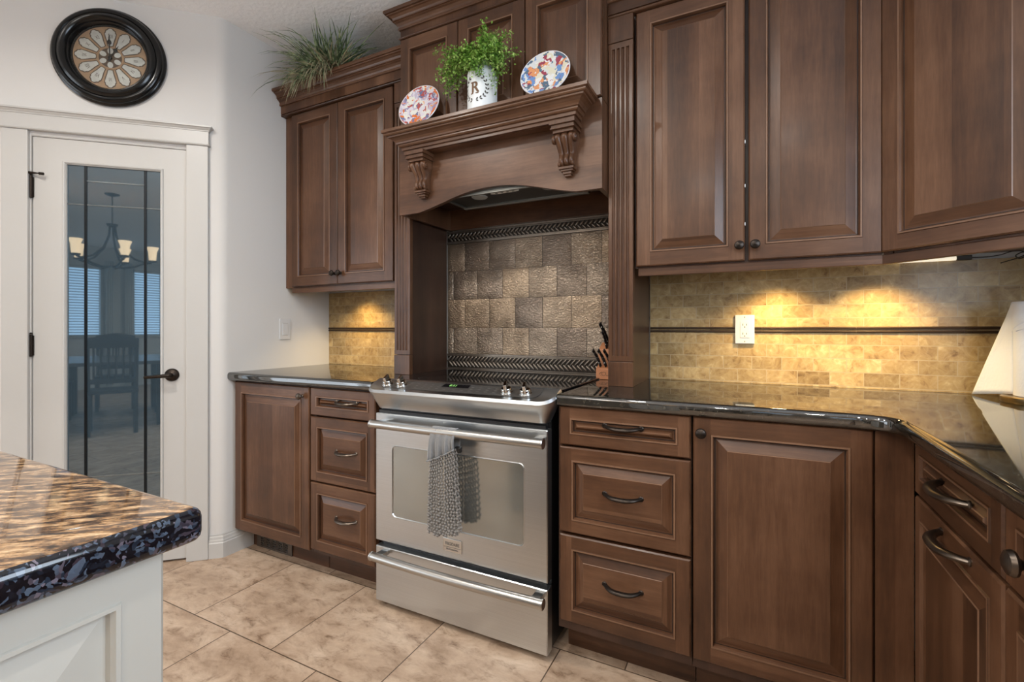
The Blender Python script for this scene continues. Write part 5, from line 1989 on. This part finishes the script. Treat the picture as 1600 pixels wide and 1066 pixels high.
for tx_, ty_, tz_ in targets:
    p0 = Vector((rng.uniform(-0.03, 0.03), rng.uniform(-0.03, 0.03), 0.002))
    p3 = Vector((tx_, ty_, tz_))
    mid = (p0 + p3) / 2 + Vector((0, 0, 0.05 + 0.02 * rng.random()))
    if tz_ < 0:
        mid = Vector((tx_ * 0.85, ty_ * 0.8, 0.055))
    pts = []
    for k in range(15):
        u = k / 14
        pts.append(p0 * (1 - u) ** 2 + mid * 2 * u * (1 - u) + p3 * u * u)
    sm2.tube(pts, 0.0009, 4, caps=False)
    for k in range(3, 15):
        for _ in range(6):
            if rng.random() < 0.12:
                continue
            c = pts[k] + Vector((rng.gauss(0, 0.009), rng.gauss(0, 0.009), rng.gauss(0, 0.009)))
            rad_ = math.hypot(c.x, c.y)
            if rad_ < 0.066 and c.z < 0.024:
                c.x, c.y = c.x / max(rad_, 1e-4) * 0.068, c.y / max(rad_, 1e-4) * 0.068
            leaf(iv, c, (rng.gauss(0, 1), rng.gauss(0, 1) - 0.4, rng.gauss(0, 0.8)), rng.uniform(0.008, 0.0145), rng.uniform(0.0036, 0.0060), (rng.gauss(0, 0.5), -0.5, 1))
iv.build('leaves', 'ivy', t, recalc=False)
sm2.build('stems', 'stem', t, recalc=False)

# ---- grass plant on the left wall cabinet
GP = (0.345, -0.286, 2.3755)
t = thing('grass_plant', 'spiky grey-green grass plant on top of the left wall cabinet', 'plant', GP)
MB().lathe([(0.0, 0.0), (0.048, 0.0), (0.055, 0.070), (0.052, 0.070), (0.0, 0.060)], (0, 0, 0), 'z', 20).build('pot', 'pot', t)
gg, gd = MB(), MB()
made = 0
tries = 0
while made < 430 and tries < 60000:
    tries += 1
    a = rng.uniform(0, 2 * PI)
    el = rng.uniform(0.05, 1.30)
    L_ = rng.uniform(0.20, 0.43)
    fwd = made >= 300
    if fwd:
        a = rng.uniform(R(198), R(342))
        el = rng.uniform(0.25, 0.75)
        L_ = rng.uniform(0.26, 0.42)
    d = Vector((math.cos(a) * math.cos(el) * 1.15 + 0.05, math.sin(a) * math.cos(el) - 0.30, math.sin(el) * 0.85))
    d.normalize()
    p = Vector((rng.uniform(-0.06, 0.06), rng.uniform(-0.06, 0.05), 0.06))
    if fwd:
        p = Vector((rng.uniform(-0.12, 0.08), rng.uniform(-0.10, -0.05), 0.085))
    droop = rng.uniform(0.9, 2.0) if fwd else rng.uniform(0.3, 1.6)
    seg = 7
    pts = [p.copy()]
    dd = d.copy()
    if fwd:
        q0 = Vector((rng.uniform(-0.09, 0.07), rng.uniform(-0.07, 0.0), 0.07))
        ex = rng.uniform(-0.225, 0.15)
        q2 = Vector((ex, -rng.uniform(0.142, 0.20), rng.uniform(-0.075, 0.055)))
        q1 = Vector((q0.x * 0.4 + ex * 0.6, -rng.uniform(0.10, 0.165), rng.uniform(0.12, 0.235)))
        pts = [q0 * (1 - u_) ** 2 + q1 * 2 * u_ * (1 - u_) + q2 * u_ * u_ for u_ in (k_ / seg for k_ in range(seg + 1))]
        dd = (pts[-1] - pts[0]).normalized()
    for k in range(0 if fwd else seg):
        p = p + dd * (L_ / seg)
        dd = (dd + Vector((0, 0, -droop * 0.20 * (k + 1) / seg * 1.6))).normalized()
        pts.append(p.copy())
    ok = True
    for q_ in pts:
        w_ = q_ + Vector(GP)
        if w_.z > 2.665 or w_.x < 0.035 or w_.x > 0.88 or w_.y > -0.012:
            ok = False
        # keep clear of the crown and cabinet top
        if w_.y > -0.411 and w_.z < 2.452 and not (abs(q_.x) < 0.13 and abs(q_.y) < 0.105):
            ok = False
        if w_.z < 2.285 or w_.y < -0.60:
            ok = False
        if w_.x > 0.83 and w_.y > -0.50:
            ok = False
    if not ok:
        continue
    made += 1
    mb = gd if pts[-1].z < 0.10 and rng.random() < 0.6 else gg
    w0 = rng.uniform(0.0040, 0.0066)
    vs, fs = [], []
    sd_ = Vector((1, 0.15, 0)) if fwd else dd.cross(Vector((0, 0, 1)))
    if sd_.length < 1e-3:
        sd_ = Vector((1, 0, 0))
    sd_.normalize()
    for k, q_ in enumerate(pts):
        ww = w0 * (1 - (k / seg) ** 2) + 0.0002
        lift = Vector((0, 0, ww * 0.6))
        vs += [q_ - sd_ * ww + lift, q_, q_ + sd_ * ww + lift]
    for k in range(seg):
        b = k * 3
        fs += [(b, b + 1, b + 4, b + 3), (b + 1, b + 2, b + 5, b + 4)]
    mb.add(vs, fs, 0, True)

gg.build('green_blades', 'grass', t, recalc=False)
gd.build('dry_blades', 'grass_dry', t, recalc=False)

# ------------------------------------------------------------------ island
IX, IY = 1.744, -1.777
r_ = 0.010
cor = [(IX - r_ + r_ * math.cos(a), IY - r_ + r_ * math.sin(a)) for a in (R(90 - 15 * k) for k in range(7))]
poly = [(0.95, IY)] + cor + [(IX, -3.30), (0.95, -3.30)]
ic = MB()
ip = []
zs = [(0.0, 0.914), (0.003, 0.9135)]
inset = lambda d_: [(0.95 + d_, IY - d_)] + [(IX - d_ - r_ + r_ * math.cos(a), IY - d_ - r_ + r_ * math.sin(a)) for a in (R(90 - 15 * k) for k in range(7))] + [(IX - d_, -3.30 + d_), (0.95 + d_, -3.30 + d_)]
prof = [(0.010, 0.914), (0.0065, 0.9134), (0.0028, 0.9108), (0.0008, 0.907), (0.0, 0.902), (0.0, 0.884), (0.0008, 0.8790), (0.003, 0.8750), (0.007, 0.8726), (0.010, 0.872)]
rings = [[(x, y, z) for x, y in inset(d_)] for d_, z in prof]
ic.add(rings[0], [tuple(range(len(rings[0])))], 0)
ic.loops(rings[:2], 0, True, smooth=True)
ic.loops(rings[1:], 1, True, smooth=True)
ic.add(rings[-1], [tuple(range(len(rings[0])))[::-1]], 1)
o = ic.build('island_countertop', ['gold_granite', 'granite_edge'])
tag(o, 'polished gold and brown granite island top at the lower left', 'countertop')
t = thing('kitchen_island', 'cream painted kitchen island with raised panels under the gold granite', 'island', (1.697, -3.262, 0), R(90))
MB().box(0.0, 1.455, 0.0005, 0.70, 0.0, 0.8715).build('island_body', 'island_paint', t)
for k in range(3):
    a_ = 1.455 * k / 3
    mb = panel_front(a_ + 0.0005, a_ + 1.455 / 3 - 0.0005, 0.10, 0.8712, 0.0, t=0.018, f=0.0445, bev=0.058)
    mb.mi = [0] * len(mb.mi)
    mb.build('side_panel', 'island_paint', t)
MB().box(0.0, 1.455, -0.018, 0.0, 0.0, 0.0995).build('plinth', 'island_paint', t)

# ------------------------------------------------------------------ dining area (seen mirrored in the pantry glass)
CX, CY = 1.02, -4.95
t = thing('chandelier', 'dark iron chandelier with glowing bell shades over the dining table', 'chandelier', (CX, CY, CEIL))
MB().lathe([(0.0, 0.0), (0.07, 0.0), (0.066, -0.012), (0.02, -0.028), (0.0, -0.03)], (0, 0, 0), 'z', 24).build('canopy', 'bronze', t)
MB().tube([(0, 0, -0.03), (0, 0, -0.36)], 0.006, 8).lathe([(0, -0.345), (0.055, -0.345), (0.045, -0.37), (0.0, -0.385)], (0, 0, 0), 'z', 20).build('stem', 'bronze', t)
for k in range(5):
    a = R(20 + 72 * k)
    ca, sa = math.cos(a), math.sin(a)
    pr = [(0.025, -0.36), (0.035, -0.48), (0.09, -0.62), (0.20, -0.73), (0.33, -0.775)]
    pr2 = [(0.02, -0.83), (0.10, -0.845), (0.20, -0.82), (0.29, -0.775), (0.36, -0.76)]
    ar = MB()
    for pp in (pr, pr2):
        ar.tube([(r__ * ca, r__ * sa, z_) for r__, z_ in pp], 0.011, 8)
    ar.lathe([(0.0, -0.76), (0.04, -0.755), (0.045, -0.735), (0.0, -0.735)], (0.37 * ca, 0.37 * sa, 0), 'z', 16)
    ar.build('arm', 'bronze', t)
    MB().lathe([(0.034, -0.734), (0.038, -0.70), (0.043, -0.63), (0.062, -0.575)], (0.37 * ca, 0.37 * sa, 0), 'z', 20).build('lamp_shade', 'shade_glow', t)
TX, TY = 1.25, -5.55
t = thing('dining_table', 'dark rectangular dining table under the chandelier', 'table', (TX, TY, 0), R(20))
MB().box(-0.50, 0.50, -0.85, 0.85, 0.72, 0.76).build('tabletop', 'table_cloth', t, bevel=0.006)
for sx in (-1, 1):
    for sy in (-1, 1):
        MB().box(sx * 0.43 - 0.04, sx * 0.43 + 0.04, sy * 0.78 - 0.04, sy * 0.78 + 0.04, 0.0, 0.7195).build('leg', 'dining_wood', t)


def chair(proto, x, y, rz, label):
    if proto is None:
        c = thing('dining_chair', label, 'chair', (x, y, 0), rz, 'dining chairs')
        MB().box(-0.22, 0.22, -0.21, 0.21, 0.44, 0.475).build('seat', 'dining_wood', c, bevel=0.008)
        for sx in (-1, 1):
            MB().box(sx * 0.195 - 0.02, sx * 0.195 + 0.02, -0.21, -0.17, 0, 0.4395).build('leg', 'dining_wood', c)
            MB().tube([(sx * 0.195, 0.19, 0), (sx * 0.195, 0.19, 0.45), (sx * 0.20, 0.26, 1.02)], 0.02, 8).build('leg', 'dining_wood', c)
        b = MB()
        b.loops([[(-0.22, 0.245, 0.93), (0.22, 0.245, 0.93), (0.22, 0.265, 1.03), (0.0, 0.27, 1.07), (-0.22, 0.265, 1.03)],
                 [(-0.22, 0.27, 0.93), (0.22, 0.27, 0.93), (0.22, 0.29, 1.03), (0.0, 0.295, 1.07), (-0.22, 0.29, 1.03)]], 0, True, True, True)
        b.build('top_rail', 'dining_wood', c)
        b = MB().box(-0.19, 0.19, 0.195, 0.215, 0.55, 0.60)
        for k in range(6):
            xx = -0.15 + 0.06 * k
            b.tube([(xx, 0.205, 0.60), (xx, 0.255, 0.93)], 0.010, 6)
        b.build('back_slats', 'dining_wood', c)
        return c
    c = proto.copy()
    COL.objects.link(c)
    c.location = (x, y, 0)
    c.rotation_euler = (0, 0, rz)
    c['label'] = label
    for ch in list(proto.children):
        d_ = ch.copy()
        COL.objects.link(d_)
        d_.parent = c
    return c


rot = R(20)


def tp(a, b):
    return TX + a * math.cos(rot) - b * math.sin(rot), TY + a * math.sin(rot) + b * math.cos(rot)


proto = None
spec = [(0.62, -0.42, -90, 'right side, far'), (0.62, 0.42, -90, 'right side, near'), (-0.62, -0.42, 90, 'left side, far'),
        (-0.62, 0.42, 90, 'left side, near'), (0.0, 0.98, 0, 'end nearest the kitchen'), (0.0, -0.98, 180, 'end farthest from the kitchen')]
for a_, b_, dg, wh in spec:
    x, y = tp(a_, b_)
    lab = 'dark slat-back dining chair at the table, %s' % wh
    if proto is None:
        proto = chair(None, x, y, rot + R(dg), lab)
    else:
        chair(proto, x, y, rot + R(dg), lab)
